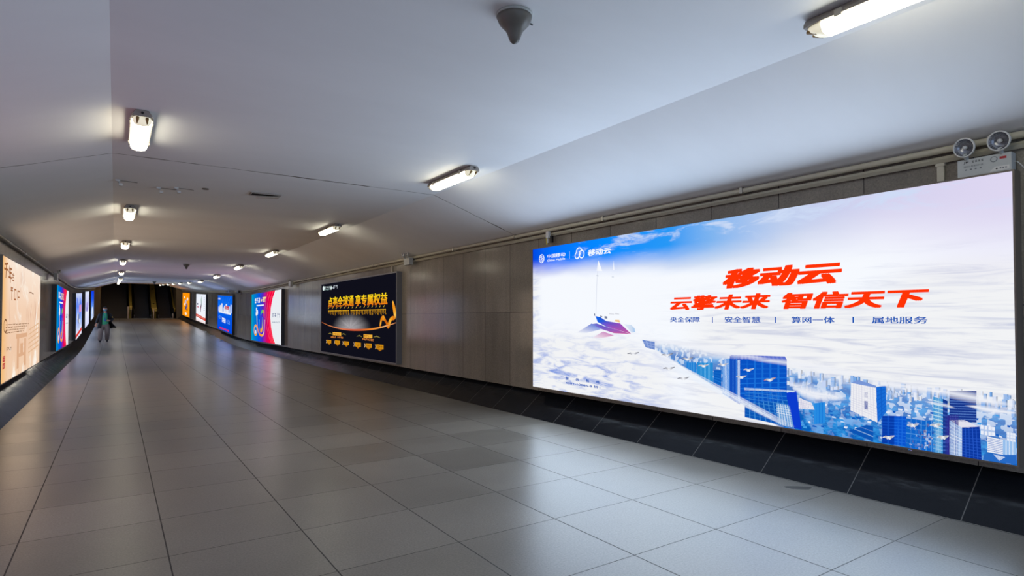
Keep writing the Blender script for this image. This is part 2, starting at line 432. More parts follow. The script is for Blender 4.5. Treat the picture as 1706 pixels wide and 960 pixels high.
# ---------- the large sky and city print
def mat_sky_print():
    t = NT('sky_city_print'); uv = t.n('TexCoord').outputs['UV']; u, v, _ = t.xyz(uv)
    mp = lambda sx, sy: t.n('Mapping', {'Vector': uv, 'Scale': (sx, sy, 1)}).outputs[0]
    # sky: deep blue on the left, paling to the right
    sky = t.ramp(u, [(0, lin((0, 70, 226))), (.08, lin((0, 110, 254))), (.28, lin((4, 140, 255))), (.46, lin((40, 152, 246))), (.56, lin((126, 180, 240))), (.70, lin((190, 206, 238))), (.86, lin((214, 210, 238))), (1, lin((222, 214, 240)))])
    wisp = t.smooth(t.noise(mp(9, 13), 1.0, 7, .66, .6), .50, .66)
    wispy = t.math('MULTIPLY', wisp, t.math('MULTIPLY', t.smooth(u, .03, .30), t.smooth(v, .83, .97)))
    sky = t.mix(t.math('MULTIPLY', wispy, .9), sky, lin((206, 220, 246)))
    # cloud sea: white with lilac-blue furrows, stronger in the lower left
    n1 = t.noise(mp(13, 24), 1.0, 7, .60, .9)
    n2 = t.noise(mp(4, 6), 1.0, 3, .5, .4)
    low = t.math('SUBTRACT', 1.0, t.smooth(v, .10, .52))
    lef = t.math('SUBTRACT', 1.0, t.smooth(u, .25, .55))
    zone = t.math('MAXIMUM', t.math('MULTIPLY', low, lef), t.math('MULTIPLY', t.math('SUBTRACT', 1.0, t.smooth(u, .0, .05)), .45))
    zone2 = t.math('MULTIPLY', t.smooth(u, .36, .62), t.math('SUBTRACT', 1.0, t.smooth(v, .46, .74)))
    zone2 = t.math('MAXIMUM', zone2, t.math('MULTIPLY', t.smooth(u, .72, .95), t.math('SUBTRACT', 1.0, t.smooth(v, .62, .84))))
    nz = t.math('MULTIPLY_ADD', n2, .3, t.math('SUBTRACT', n1, .15))
    fl = t.math('MULTIPLY', t.smooth(nz, .42, .70), zone)
    cloud = t.mix(t.math('MULTIPLY', fl, 1.0), lin((242, 243, 245)), lin((122, 150, 224)))
    fr = t.math('MULTIPLY', t.smooth(t.noise(mp(7, 34), 1.0, 6, .6, .8), .44, .72), zone2)
    cloud = t.mix(t.math('MULTIPLY', fr, .6), cloud, lin((176, 184, 216)))
    cloud = t.mix(t.math('MULTIPLY', t.smooth(u, .80, 1.0), t.smooth(v, .55, .95)), cloud, lin((222, 216, 240)))
    # soft edge between sky and cloud
    edge = t.math('SUBTRACT', v, t.math('MULTIPLY_ADD', t.smooth(u, .55, 1.0), .08, .825))
    edge = t.math('ADD', edge, t.math('MULTIPLY_ADD', n2, .10, -.05))
    col = t.mix(t.smooth(edge, t.math('MULTIPLY_ADD', u, -.12, -.05), .08), cloud, sky)
    # city floor showing through under the diagonal fold
    nb = t.noise(mp(30, 22), 1.0, 5, .7)
    vor = t.n('TexVoronoi', {'Vector': mp(150, 52), 'Scale': 1.0}, feature='F1', distance='CHEBYCHEV')
    far = t.smooth(t.math('ADD', v, t.math('MULTIPLY', u, .28)), .26, .46)
    blocks = t.smooth(t.math('ADD', t.xyz(vor.outputs['Color'])[0], t.math('MULTIPLY', nb, .7)), .98, 1.04)
    town = t.mix(t.smooth(nb, .40, .62), lin((8, 96, 186)), lin((52, 152, 228)))
    town = t.mix(t.math('MULTIPLY', blocks, t.math('MULTIPLY_ADD', far, .8, .15)), town, lin((216, 226, 244)))
    town = t.mix(t.math('MULTIPLY', far, .28), town, lin((170, 202, 240)))
    top = t.math('SUBTRACT', t.math('MULTIPLY_ADD', u, -.28, .494), v)      # upper, misty edge
    top = t.math('ADD', top, t.math('MULTIPLY_ADD', n1, .06, -.03))
    dia = t.math('SUBTRACT', v, t.math('MULTIPLY_ADD', u, -1.19, .823))   # lower left, crisp edge
    msk = t.math('MULTIPLY', t.smooth(top, -.005, .07), t.smooth(dia, -.004, .012))
    col = t.mix(msk, col, town)
    flat = t.math('SUBTRACT', 1.0, t.math('MAXIMUM', t.smooth(zone, 0.0, .45), t.smooth(zone2, .35, 1.0)), clamp=True)
    flat = t.math('MULTIPLY', flat, t.math('SUBTRACT', 1.0, msk))
    return film(t, col, flat, 1.45)

R1 = lightbox('R', 1.45, 7.33, 'largest lightbox on the right wall, sky and city print with red headline', mat_sky_print(), frame='frame')
def q1(px, py):
    p = wall_point(px, py, R1['X']); return (R1['y1'] - p.y, p.z - R1['z0'])
def P1(*pts): return [q1(*p) for p in pts]
def fit1(A, s, x0, ytl, ybl, x1, ytr, ybr, col, **kw):
    a, b, c, d = q1(x0, ybl), q1(x0, ytl), q1(x1, ybr), q1(x1, ytr)
    A.text(s, a[0], (a[1] + c[1]) / 2, c[0], (b[1] + d[1]) / 2, col, **kw)

A = Art(R1, 'distant_blocks_print', 1)                # hazy rows of distant towers
for k in range(150):
    px = random.uniform(1210, 1690); t_ = (px - 1075) / 620
    ytop = 585 + 75 * t_ + random.uniform(-2, 22); hh = random.uniform(5, 17) * (1 - .2 * random.random()); wd = random.uniform(2.5, 7)
    c = random.choice([(214, 224, 246), (196, 212, 244), (150, 186, 236), (232, 236, 246), (120, 170, 232)])
    A.poly(P1((px, ytop), (px + wd, ytop + .3), (px + wd, ytop + hh), (px, ytop + hh)), c)
    A.poly(P1((px + wd, ytop + .3), (px + wd * 1.4, ytop + .6), (px + wd * 1.4, ytop + hh), (px + wd, ytop + hh)), tuple(int(v * .8) for v in c))
for k in range(120):
    px = random.uniform(1330, 1690); py = random.uniform(670, 735)
    if py < 648 + (px - 1330) * .09 or py > 640 + (px - 887) * .159: continue
    c = random.choice([(226, 232, 246), (190, 214, 244), (14, 92, 190), (70, 160, 232)])
    A.poly(P1((px, py), (px + random.uniform(3, 9), py + 1), (px + random.uniform(3, 9), py + 4), (px, py + 3)), c)
A.build()
def facade(A, pts, base, lines, nh, nv, t=.22):
    """a printed tower face: four corners tl, tr, br, bl in photo terms, ruled into nh floors and nv bays"""
    tl, tr, br, bl = P1(*pts); A.poly([tl, tr, br, bl], base)
    lp = lambda a, b, k: (a[0] + (b[0] - a[0]) * k, a[1] + (b[1] - a[1]) * k)
    for i in range(1, nh):
        k = i / nh; e = t / nh
        A.poly([lp(tl, bl, k - e), lp(tr, br, k - e), lp(tr, br, k + e), lp(tl, bl, k + e)], lines)
    for i in range(1, nv):
        k = i / nv; e = t / nv
        A.poly([lp(tl, tr, k - e), lp(tl, tr, k + e), lp(bl, br, k + e), lp(bl, br, k - e)], lines)
A = Art(R1, 'city_towers_print', 2)
facade(A, [(1070, 566), (1091, 570), (1091, 583), (1076, 579)], (108, 138, 204), (150, 172, 224), 3, 3)
facade(A, [(1144, 604), (1160, 604), (1160, 622), (1144, 614)], (36, 128, 214), (90, 170, 232), 1, 4)
facade(A, [(1162, 604), (1188, 605), (1188, 643), (1162, 624)], (40, 140, 212), (96, 176, 230), 1, 4)
facade(A, [(1189, 617), (1202, 617), (1202, 648), (1189, 640)], (10, 92, 190), (30, 120, 214), 6, 1)
facade(A, [(1204, 600), (1216, 597), (1216, 664), (1204, 656)], (70, 140, 222), (214, 230, 250), 1, 5, .3)
facade(A, [(1216, 593), (1233, 593), (1233, 674), (1216, 664)], (18, 78, 190), (60, 130, 222), 1, 3)
facade(A, [(1233, 599), (1311, 599), (1311, 668), (1233, 672)], (8, 82, 196), (28, 118, 222), 9, 6, .12)
facade(A, [(1218, 591), (1308, 594), (1311, 600), (1218, 599)], (92, 112, 206), (150, 160, 226), 1, 14)
A.poly(P1((1229, 600), (1233, 600), (1233, 672), (1229, 668)), (206, 226, 250))
facade(A, [(1331, 663), (1352, 671), (1358, 683), (1331, 681)], (238, 234, 238), (196, 196, 224), 5, 9, .2)
facade(A, [(1356, 672), (1375, 670), (1375, 705), (1356, 707)], (40, 140, 226), (20, 116, 214), 1, 4)
facade(A, [(1418, 638), (1459, 646), (1462, 704), (1417, 684)], (240, 238, 240), (206, 208, 226), 13, 9, .13)
A.poly(P1((1418, 638), (1430, 633), (1460, 643), (1459, 647)), (120, 150, 214))
A.poly(P1((1440, 653), (1446, 654), (1446, 663), (1440, 662)), (40, 70, 160)); A.poly(P1((1440, 668), (1446, 669), (1446, 683), (1440, 681)), (40, 70, 160))
facade(A, [(1460, 645), (1476, 643), (1477, 686), (1462, 705)], (24, 108, 214), (14, 90, 196), 8, 2, .12)
facade(A, [(1571, 665), (1579, 668), (1579, 757), (1571, 757)], (20, 56, 140), (60, 100, 190), 14, 1)
facade(A, [(1582, 651), (1627, 652), (1627, 704), (1582, 702)], (22, 54, 140), (90, 130, 206), 12, 1, .16)
facade(A, [(1555, 661), (1571, 665), (1571, 757), (1555, 753)], (64, 150, 214), (206, 234, 240), 15, 5, .14)
facade(A, [(1575, 692), (1597, 692), (1597, 759), (1575, 757)], (44, 44, 140), (70, 70, 170), 3, 5, .1)
facade(A, [(1470, 693), (1490, 693), (1490, 741), (1470, 738)], (6, 60, 170), (20, 86, 200), 9, 2, .12)
facade(A, [(1490, 693), (1510, 694), (1509, 744), (1490, 741)], (10, 84, 206), (30, 112, 226), 9, 3, .12)
facade(A, [(1510, 697), (1561, 703), (1561, 755), (1509, 746)], (16, 100, 200), (90, 160, 226), 6, 6, .1)
facade(A, [(1582, 700), (1603, 713), (1603, 761), (1582, 757)], (168, 196, 236), (240, 244, 250), 10, 5, .16)
facade(A, [(1603, 712), (1632, 711), (1636, 768), (1603, 761)], (12, 56, 160), (40, 92, 206), 11, 5, .1)
A.poly(P1((1583, 700), (1607, 700), (1631, 711), (1603, 714)), (226, 224, 236))
facade(A, [(1634, 708), (1658, 712), (1658, 727), (1634, 724)], (236, 238, 246), (160, 186, 230), 2, 4, .2)
facade(A, [(1678, 720), (1692, 722), (1692, 737), (1678, 734)], (232, 236, 246), (170, 190, 230), 3, 3, .2)
facade(A, [(1645, 727), (1671, 733), (1671, 758), (1645, 753)], (240, 240, 244), (110, 140, 206), 9, 1, .24)
facade(A, [(1671, 733), (1693, 735), (1693, 758), (1671, 758)], (150, 190, 236), (214, 228, 246), 1, 4, .2)
A.poly(P1((1640, 756), (1694, 758), (1694, 774), (1638, 766)), (40, 106, 196)); A.poly(P1((1655, 757), (1675, 762), (1665, 768)), (224, 232, 246))
facade(A, [(1413, 718), (1444, 708), (1455, 711), (1455, 736)], (12, 84, 180), (150, 190, 230), 1, 3, .1)
facade(A, [(1241, 648), (1309, 655), (1323, 713), (1241, 695)], (10, 86, 182), (70, 150, 222), 9, 9, .1)
facade(A, [(1293, 672), (1316, 676), (1323, 713), (1296, 707)], (120, 176, 224), (238, 244, 250), 9, 6, .2)
A.poly(P1((1309, 655), (1327, 652), (1336, 716), (1323, 713)), (12, 60, 206))
A.poly(P1((1240, 646), (1324, 651), (1324, 654), (1240, 650)), (206, 222, 240))
for k in range(60):
    px, py = random.uniform(1512, 1556), random.uniform(702, 746); w_ = random.uniform(1.5, 5); h_ = random.uniform(2, 7)
    A.poly(P1((px, py), (px + w_, py + .6), (px + w_, py + h_), (px, py + h_)), random.choice([(238, 240, 246), (6, 60, 160), (200, 214, 236), (120, 110, 150), (40, 130, 220)]))
A.build()
A = Art(R1, 'cloud_wisps_print', 3)               # clouds drifting between the towers
WH = (240, 240, 244)
def wisp(px0, py0, px1, py1, thick, c=WH, a=1.0, m=16):
    """a soft streak of cloud: opaque along its spine, fading to nothing at its edges"""
    sp, hi, lo = [], [], []
    for k in range(m + 1):
        s_ = k / m; x = px0 + (px1 - px0) * s_; y = py0 + (py1 - py0) * s_ + .15 * thick * math.sin(7 * s_ + px0)
        r_ = .1 + thick * math.sin(PI * s_) ** .8 * (1 + .25 * math.sin(9 * s_ + px0))
        sp.append((x, y)); hi.append((x + 2, y - r_)); lo.append((x - 2, y + r_))
    al = [a * min(1, 2.2 * math.sin(PI * k / m)) for k in range(m + 1)]
    for e in (hi, lo):
        for k in range(m):
            A.poly(P1(sp[k], sp[k + 1], e[k + 1], e[k]), [c + (al[k],), c + (al[k + 1],), c + (0,), c + (0,)])
wisp(1312, 640, 1412, 668, 14); wisp(1318, 648, 1404, 668, 12); wisp(1606, 676, 1700, 690, 6); wisp(1540, 668, 1592, 680, 3, a=.8)
wisp(1440, 632, 1700, 676, 10, a=.9); wisp(1240, 596, 1460, 626, 9, a=.8); wisp(1090, 566, 1290, 600, 9, a=.7)
for off, wd, a_ in ((0, 5.5, .95), (-9, 2.2, .7), (7, 1.4, .8), (13, .9, .6)):
    A_, B_ = (1094 + off, 596 - off * .1), (1318 + off * .6, 713 - abs(off) * .1)
    wisp(*A_, *B_, wd, (238, 243, 250), a_)
A.build()
A = Art(R1, 'boat_print', 2)
BL, PU, PK = (30, 92, 216), (150, 74, 190), (196, 90, 160)
z6 = lambda *p: P1(*[(960 + x / 6, 420 + y / 6) for x, y in p])
A.poly(z6((10, 805), (155, 715), (250, 772), (100, 812)), [(236, 238, 244), (90, 120, 214), (140, 160, 226), (238, 240, 246)])
A.poly(z6((155, 862), (270, 795), (380, 835), (250, 862)), [(240, 238, 244), (206, 150, 200), (214, 140, 190), (238, 226, 240)])
A.poly(z6((155, 720), (205, 714), (300, 748), (400, 776), (550, 820), (380, 812), (250, 770)), [(120, 130, 214), (96, 100, 206), (110, 86, 196), PU, PK, PK, (120, 96, 200)])
A.poly(z6((193, 640), (245, 652), (300, 690), (440, 714), (550, 818), (400, 775), (300, 746), (215, 700)), [(20, 110, 236), BL, (56, 84, 206), PU, PK, (176, 80, 180), (80, 84, 204), (20, 96, 226)])
A.poly(z6((222, 82), (240, 130), (262, 192), (206, 190)), (250, 250, 252)); A.poly(z6((375, 84), (383, 180), (370, 182)), (250, 250, 252))
A.stroke(z6((222, 90), (213, 230), (205, 340), (198, 640)), [.004, .012, .014, .008], (222, 226, 238))
A.poly(z6((204, 230), (224, 234), (222, 244), (204, 240)), (190, 200, 214)); A.poly(z6((355, 245), (378, 246), (374, 254), (360, 252)), (190, 200, 220))
A.poly(z6((480, 722), (550, 728), (586, 765), (590, 800), (556, 806)), [(228, 236, 246), (206, 222, 242), (170, 204, 238), (160, 196, 236), (206, 220, 242)])
A.poly(z6((380, 692), (395, 678), (432, 680), (440, 706)), (242, 196, 130))
for p in ((180, 612, 190, 640), (240, 636, 262, 650), (285, 640, 312, 668), (330, 612, 380, 626), (390, 610, 430, 626)): A.poly(z6((p[0], p[1]), (p[2], p[1] + 6), (p[2], p[3]), (p[0], p[3] - 4)), (120, 130, 160) if p[0] < 320 else (214, 216, 224))
A.build()
A = Art(R1, 'birds_print', 4)
def bird(px, py, s=1.0, dark=(90, 92, 104), tilt=0):
    for sg in (-1, 1):
        A.stroke(P1((px, py), (px + sg * 5 * s, py - 2.2 * s + tilt * sg), (px + sg * 10 * s, py - 1.2 * s + 2 * tilt * sg - (2.6 * s if sg > 0 else 0))), [.030 * s, .020 * s, .004], [(244, 244, 246), (170, 172, 182), dark])
    A.poly(P1((px - 2.4 * s, py - .6), (px + 3 * s, py - .8), (px + 1, py + 1.6 * s)), (246, 246, 248))
for x, y in ((440, 142), (700, 152), (855, 182), (715, 256), (825, 332)): bird(960 + x / 4.611, 560 + y / 4.611)
for x, y in ((980, 234), (1130, 226), (1325, 266), (1270, 320)): bird(960 + x / 4.611, 560 + y / 4.611, .9, (214, 226, 244))
bird(1283, 634, 1.0, (196, 120, 110), -.6)
for x, y in ((930, 462), (1090, 462), (760, 546), (1140, 546)): bird(1300 + x / 4.202, 600 + y / 4.202, 1.0, (236, 240, 248))
A.build()
A = Art(R1, 'headline_lettering', 5); RD = (255, 52, 6)
fit1(A, '移动云', 1204.5, 449, 480.5, 1404, 435, 473, RD, bold=.055, shear=.22)
fit1(A, '云擎未来', 1117, 493, 517, 1284.5, 489.5, 515.5, RD, bold=.040, shear=.2)
fit1(A, '智信天下', 1302.5, 488, 515, 1549, 480, 512.5, RD, bold=.046, shear=.2)
A.build(True)
BT = (24, 84, 180)
for tx, xa, xb, ya, yb in (('央企保障', 1117, 1166.5, 528, 537.2), ('安全智慧', 1208, 1267.5, 527.5, 538), ('算网一体', 1319, 1391, 527.5, 538.8), ('属地服务', 1453, 1546, 527.5, 539.2)):
    A = Art(R1, 'slogan_lettering', 5); fit1(A, tx, xa, ya, yb, xb, ya, yb, BT, bold=.016); A.build(True)
A = Art(R1, 'dividers_print', 5)
for px in (1187.5, 1292.5, 1422):
    a, b = q1(px, 538), q1(px, 528); A.rect(a[0] - .006, a[1], a[0] + .006, b[1], BT)
A.build()
A = Art(R1, 'hotline_lettering', 5)
for k, ch in enumerate('服务热线'):
    x = 942.5 + k * 17.1; y = 627.6 + k * 2.1; fit1(A, ch, x, y, y + 5.2, x + 5.4, y + .6, y + 5.8, BT, bold=.03)
fit1(A, '4001-10086-8 转1', 942.5, 636.4, 640.2, 1000.5, 642.6, 647.2, BT, bold=.018)
A.build()
WT = (246, 250, 255); A = Art(R1, 'telecom_lettering', 5)
fit1(A, '中国移动', 912, 423.8, 430.2, 942.2, 420.8, 427.4, WT, bold=.02)
fit1(A, 'China Mobile', 912.3, 432.2, 435.6, 942, 429.8, 433.4, WT, bold=.02)
A.build(True); A = Art(R1, 'telecom_emblem', 5)
c = q1(903, 431.2); r = .060
A.ring(c[0], c[1], r, r, .013, WT)
for dy in (-.035, -.012, .012, .035):
    wv = [(c[0] + r * .9 * (k / 10 - .5) * 2 * math.sqrt(max(.05, 1 - (dy / r) ** 2)), c[1] + dy + .012 * math.sin(k / 10 * 2 * PI)) for k in range(11)]
    A.stroke(wv, .009, WT)
A.build(True); A = Art(R1, 'divider_print', 5)
a, b = q1(949.4, 431.5), q1(949.4, 419.2); A.rect(a[0] - .005, a[1], a[0] + .005, b[1], (170, 206, 250))
A.build()
A = Art(R1, 'cloud_lettering', 5)
fit1(A, '移动云', 979.8, 416, 426.4, 1018.8, 412.2, 423.2, WT, bold=.03, shear=.06)
A.build(True); A = Art(R1, 'cloud_emblem', 5)
c = q1(966, 422.5)
A.ring(c[0] + .045, c[1] - .012, .052, .052, .016, WT)
A.ring(c[0] - .050, c[1] - .024, .044, .044, .016, WT, PI * .55, PI * 1.9)
A.ring(c[0] - .008, c[1] + .022, .058, .058, .016, WT, PI * .08, PI * 1.05)
A.stroke([(c[0] - .055, c[1] - .068), (c[0] - .02, c[1] - .05), (c[0] + .01, c[1] - .012), (c[0] + .03, c[1] + .015)], .016, WT)
A.ellipse(c[0] - .002, c[1] - .018, .018, .018, WT)
A.build(True)

# ---------- black and gold print
def mat_black_print():
    t = NT('black_gold_print'); uv = t.n('TexCoord').outputs['UV']; u, v, _ = t.xyz(uv)
    du = t.math('DIVIDE', t.math('SUBTRACT', u, .46), .27); dv = t.math('DIVIDE', t.math('SUBTRACT', v, .37), .20)
    r = t.math('SQRT', t.math('ADD', t.math('MULTIPLY', du, du), t.math('MULTIPLY', dv, dv)))
    ang = t.math('ARCTAN2', dv, du)
    rays = t.noise(t.vec(t.math('MULTIPLY', ang, 2.2), .3), 1.6, 3, .6)
    g = t.math('MULTIPLY', t.math('SUBTRACT', 1.0, t.smooth(r, .1, 1.05)), t.math('MULTIPLY_ADD', rays, 1.3, .12), clamp=True)
    bow = t.math('MULTIPLY', t.math('SUBTRACT', u, .47), t.math('SUBTRACT', u, .47))
    g = t.math('MULTIPLY', g, t.smooth(t.math('SUBTRACT', v, t.math('MULTIPLY_ADD', bow, .40, .345)), -.004, .012))
    col = t.mix(g, lin((17, 17, 28)), lin((190, 186, 190)))
    return t.emit(col, PRINT_GLOW * .9)
R2 = lightbox('R', 12.60, 18.57, 'black and gold advertising lightbox with yellow headline on the right wall', mat_black_print(), frame='frame_grey', border=.03)
def q2(px, py):
    p = wall_point(px, py, R2['X']); return (R2['y1'] - p.y, p.z - R2['z0'])
def z4(x, y): return q2(530 + x / 6.194, 455 + y / 6.194)
def box4(x0, ytl, ybl, x1, ytr, ybr):
    a, b, c, d = z4(x0, ybl), z4(x0, ytl), z4(x1, ybr), z4(x1, ytr); return a[0], (a[1] + c[1]) / 2, c[0], (b[1] + d[1]) / 2
A = Art(R2, 'headline_lettering', 2)
A.text('点亮全球通', *box4(104, 250, 356, 368, 228, 342), (232, 104, 16), bold=.028, top=(252, 226, 30))
A.text('享专属权益', *box4(384, 226, 340, 716, 200, 328), (232, 104, 16), bold=.028, top=(252, 226, 30))
for k in range(44):                          # the line of a second script beneath, bar along the top and tails below
    x0, x1 = 104 + k * 13.6, 104 + k * 13.6 + 11
    if 314 < x0 < 330: continue
    a, b = z4(x0, 392 - k * .36), z4(x1, 392 - k * .36)
    A.stroke([a, b], .022, (226, 170, 30)); hgt = .06 + .08 * random.random()
    A.stroke([(a[0] + .02, a[1]), (a[0] + .03 + .04 * random.random(), a[1] - hgt)], .020, (206, 146, 24))
    if k % 2: A.stroke([(b[0], b[1]), (b[0] - .03, b[1] - .07), (b[0] + .02, b[1] - .11)], .018, (190, 132, 24))
    if k % 3 == 0: A.stroke([(a[0], a[1] + .06), (b[0], a[1] + .10)], .018, (236, 196, 60))
A.build(True)
A = Art(R2, 'gold_ribbon_print', 3)
rb = [(770, 292), (780, 340), (790, 390), (794, 435), (785, 462), (760, 470), (742, 500), (724, 545), (700, 500), (676, 464), (656, 476), (646, 520), (640, 552)]
A.curve([z4(*p) for p in rb], [.06, .13, .15, .14, .10, .09, .12, .14, .07, .12, .10, .09, .06], [(250, 190, 80), (236, 140, 24), (240, 158, 40), (250, 200, 90), (214, 110, 14), (236, 150, 30), (246, 180, 60), (226, 124, 20), (190, 90, 10), (240, 160, 40), (220, 120, 16), (246, 180, 60), (214, 110, 14)])
arc = [(38, 508), (100, 537), (170, 560), (250, 578), (340, 587), (430, 588), (520, 583), (600, 572), (680, 553), (750, 533), (812, 510)]
A.curve([z4(*p) for p in arc], [.02, .025, .03, .04, .05, .05, .045, .04, .03, .025, .02], [(150, 70, 30), (190, 110, 60), (214, 130, 90), (216, 120, 80), (206, 90, 60), (206, 90, 50), (226, 120, 40), (240, 150, 60), (240, 180, 120), (214, 150, 100), (160, 90, 50)])
A.build()
A = Art(R2, 'small_lettering', 2)
for bx in ((48, 138, 184, 68, 134, 182), (128, 134, 176, 142, 132, 172)): A.ellipse((box4(*bx)[0] + box4(*bx)[2]) / 2, (box4(*bx)[1] + box4(*bx)[3]) / 2, (box4(*bx)[2] - box4(*bx)[0]) / 2, (box4(*bx)[3] - box4(*bx)[1]) / 2, (226, 238, 236))
A.scribble(*box4(72, 140, 160, 122, 134, 156), 4, (206, 220, 222)); A.scribble(*box4(72, 164, 178, 122, 160, 176), 8, (170, 200, 200)); A.scribble(*box4(146, 134, 166, 202, 124, 160), 3, (206, 214, 226))
for x0, x1, y0, y1 in ((152, 238, 610, 642), (470, 560, 632, 668)):
    A.rect(*box4(x0, y0, y1, x1, y0 + 6, y1 + 6), (240, 176, 60)); A.scribble(*box4(x0 + 6, y0 + 6, y1 - 6, x1 - 6, y0 + 12, y1), 4, (150, 70, 10), .16)
for x0, x1, y in ((130, 186, 660), (200, 262, 665), (458, 508, 682), (510, 576, 688)): A.scribble(*box4(x0, y - 8, y + 10, x1, y - 6, y + 12), 4, (216, 130, 60), .2)
for x0, x1, y in ((106, 146, 628), (242, 286, 634), (398, 456, 654), (572, 640, 662)): A.stroke([z4(x0, y), z4((x0 + x1) / 2, y - 8), z4(x1, y + 6)], [.01, .03, .01], (140, 126, 60))
A.build()
A = Art(R2, 'offer_icons_print', 3)
for x0, x1, y0, y1 in ((84, 136, 688, 722), (166, 226, 694, 732), (254, 320, 704, 740), (370, 442, 714, 758), (480, 554, 726, 768), (592, 676, 738, 784)):
    A.rect(*box4(x0 + 10, y0, y1, x1, y0 + 4, y1 + 4), (206, 140, 20)); A.poly([z4(x0 + 18, y1), z4(x1 - 8, y1 + 3), z4((x0 + x1) / 2 + 6, y1 + 22)], (176, 110, 20))
    A.scribble(*box4(x0 + 18, y0 + 10, y1 - 8, x1 - 8, y0 + 14, y1 - 4), 3, (130, 70, 10), .2)
    A.stroke([z4(x0, y0 + 2), z4(x0 + 6, (y0 + y1) / 2), z4(x0, y1)], .03, (226, 190, 150))
A.build()

# ---------- smaller prints down the passage
def mat_festival():
    return ramp_print('teal_to_red_print', [(0, (0, 160, 190)), (.10, (0, 130, 206)), (.30, (0, 80, 224)), (.42, (80, 40, 190)), (.56, (214, 10, 96)), (.66, (250, 0, 70)), (1, (226, 0, 40))])
FM = mat_festival()
def festival(h):
    W, H = h['w_'], h['h_']
    A = Art(h, 'white_curve_print', 1)
    edge = [(.82, 1), (.74, .86), (.685, .68), (.67, .5), (.70, .3), (.76, .12), (.83, 0)]
    for (a, b), (c, d) in zip(edge, edge[1:]): A.poly([(a * W, b * H), (c * W, d * H), (.992 * W, d * H), (.992 * W, b * H)], (236, 238, 240))
    for off, wd in ((-.03, .02), (-.07, .014), (-.11, .012)): A.stroke([((a + off * (1 + b)) * W, b * H) for a, b in edge], wd, (255, 150, 150))
    A.build()
    A = Art(h, 'headline_lettering', 2)
    A.scribble(.13 * W, .80 * H, .32 * W, .90 * H, 3, (246, 246, 244), .2); A.scribble(.34 * W, .80 * H, .53 * W, .90 * H, 3, (255, 226, 160), .2); A.rect(.20 * W, .73 * H, .46 * W, .755 * H, (240, 240, 246))
    A.scribble(.73 * W, .50 * H, .86 * W, .57 * H, 2, (70, 90, 140), .14); A.scribble(.88 * W, .49 * H, .95 * W, .57 * H, 2, (70, 90, 140), .12); A.scribble(.74 * W, .395 * H, .95 * W, .415 * H, 8, (110, 130, 160), .2)
    A.build()
    A = Art(h, 'ribbon_figure_print', 3)
    U = lambda pts: [(x * W, y * H) for x, y in pts]
    A.ring(.17 * W, .23 * H, .06 * W, .10 * H, .09, [(255, 170, 40)] * 29); A.ring(.17 * W, .23 * H, .04 * W, .075 * H, .05, (70, 160, 240))
    A.curve(U([(.21, .66), (.22, .45), (.24, .30), (.30, .17), (.40, .13), (.47, .20), (.485, .45)]), .10, [(246, 246, 250), (246, 210, 120), (255, 150, 30), (255, 130, 20), (255, 160, 40), (246, 236, 220), (246, 246, 250)])
    A.curve(U([(.30, .45), (.31, .30), (.36, .22), (.41, .28), (.42, .50)]), .16, [(60, 200, 240), (20, 110, 236), (255, 140, 30), (250, 200, 60), (40, 130, 240)])
    A.curve(U([(.35, .55), (.40, .62), (.46, .60), (.46, .50)]), [.05, .14, .16, .05], [(60, 200, 120), (80, 200, 110), (250, 130, 60), (240, 60, 60)])
    for cu, cv, rr in ((.20, .66, .10), (.23, .60, .12), (.19, .57, .09), (.17, .19, .10)): A.ellipse(cu * W, cv * H, rr * 1.2, rr, (240, 246, 250))
    A.build()
R3 = lightbox('R', 23.85, 29.92, 'right wall lightbox beyond the black one, blue and red print with white curved side', FM, z0=.42, z1=2.60, frame='frame_dark'); festival(R3)
L2 = lightbox('L', 22.42, 28.0, 'left wall lightbox between the beige one and the ramp, blue and red print', FM, z0=.46, z1=2.50, frame='frame_dark'); festival(L2)

R4 = lightbox('R', 35.4, 41.1, 'blue lightbox on the right wall with white building picture and red pills below', ramp_print('blue_print', [(0, (0, 70, 214)), (.35, (0, 84, 226)), (.7, (10, 110, 240)), (1, (0, 90, 226))], True, 1, .05), z0=.40, z1=2.60, frame='frame_dark', border=.06)
W, H = R4['w_'], R4['h_']
A = Art(R4, 'white_building_print', 2)
for k in range(9):
    x = .06 + k * .10; A.poly([(x * W, .54 * H), ((x + .095) * W, .54 * H), ((x + .09) * W, (.66 + .05 * (k % 3)) * H), ((x + .01) * W, (.66 + .05 * (k % 3)) * H)], random.choice([(226, 230, 240), (190, 206, 236), (240, 240, 244)]))
A.rect(.52 * W, .62 * H, .78 * W, .71 * H, (200, 80, 96)); A.rect(.10 * W, .50 * H, .90 * W, .545 * H, (236, 240, 246))
for k in range(6): A.stroke([((.3 + .08 * k) * W, .76 * H), ((.1 + .16 * k) * W, .98 * H)], .03, (60, 140, 246))
A.build()
A = Art(R4, 'lettering', 3)
A.scribble(.04 * W, .86 * H, .20 * W, .91 * H, 4, (230, 240, 250), .2); A.scribble(.34 * W, .25 * H, .58 * W, .37 * H, 3, (240, 244, 250), .26); A.scribble(.08 * W, .33 * H, .32 * W, .42 * H, 4, (120, 180, 246), .1); A.scribble(.64 * W, .25 * H, .86 * W, .36 * H, 3, (120, 180, 246), .1)
for k in range(4): A.rect((.16 + .17 * k) * W, .055 * H, (.29 + .17 * k) * W, .10 * H, (236, 40, 90))
A.build()
R5 = lightbox('R', 46.95, 53.0, 'white lightbox with a red stripe low down on the right wall', ramp_print('white_print', [(0, (236, 214, 210)), (.10, (244, 244, 246)), (1, (232, 236, 244))], True), z0=.42, z1=2.56, frame='frame_dark')
W, H = R5['w_'], R5['h_']
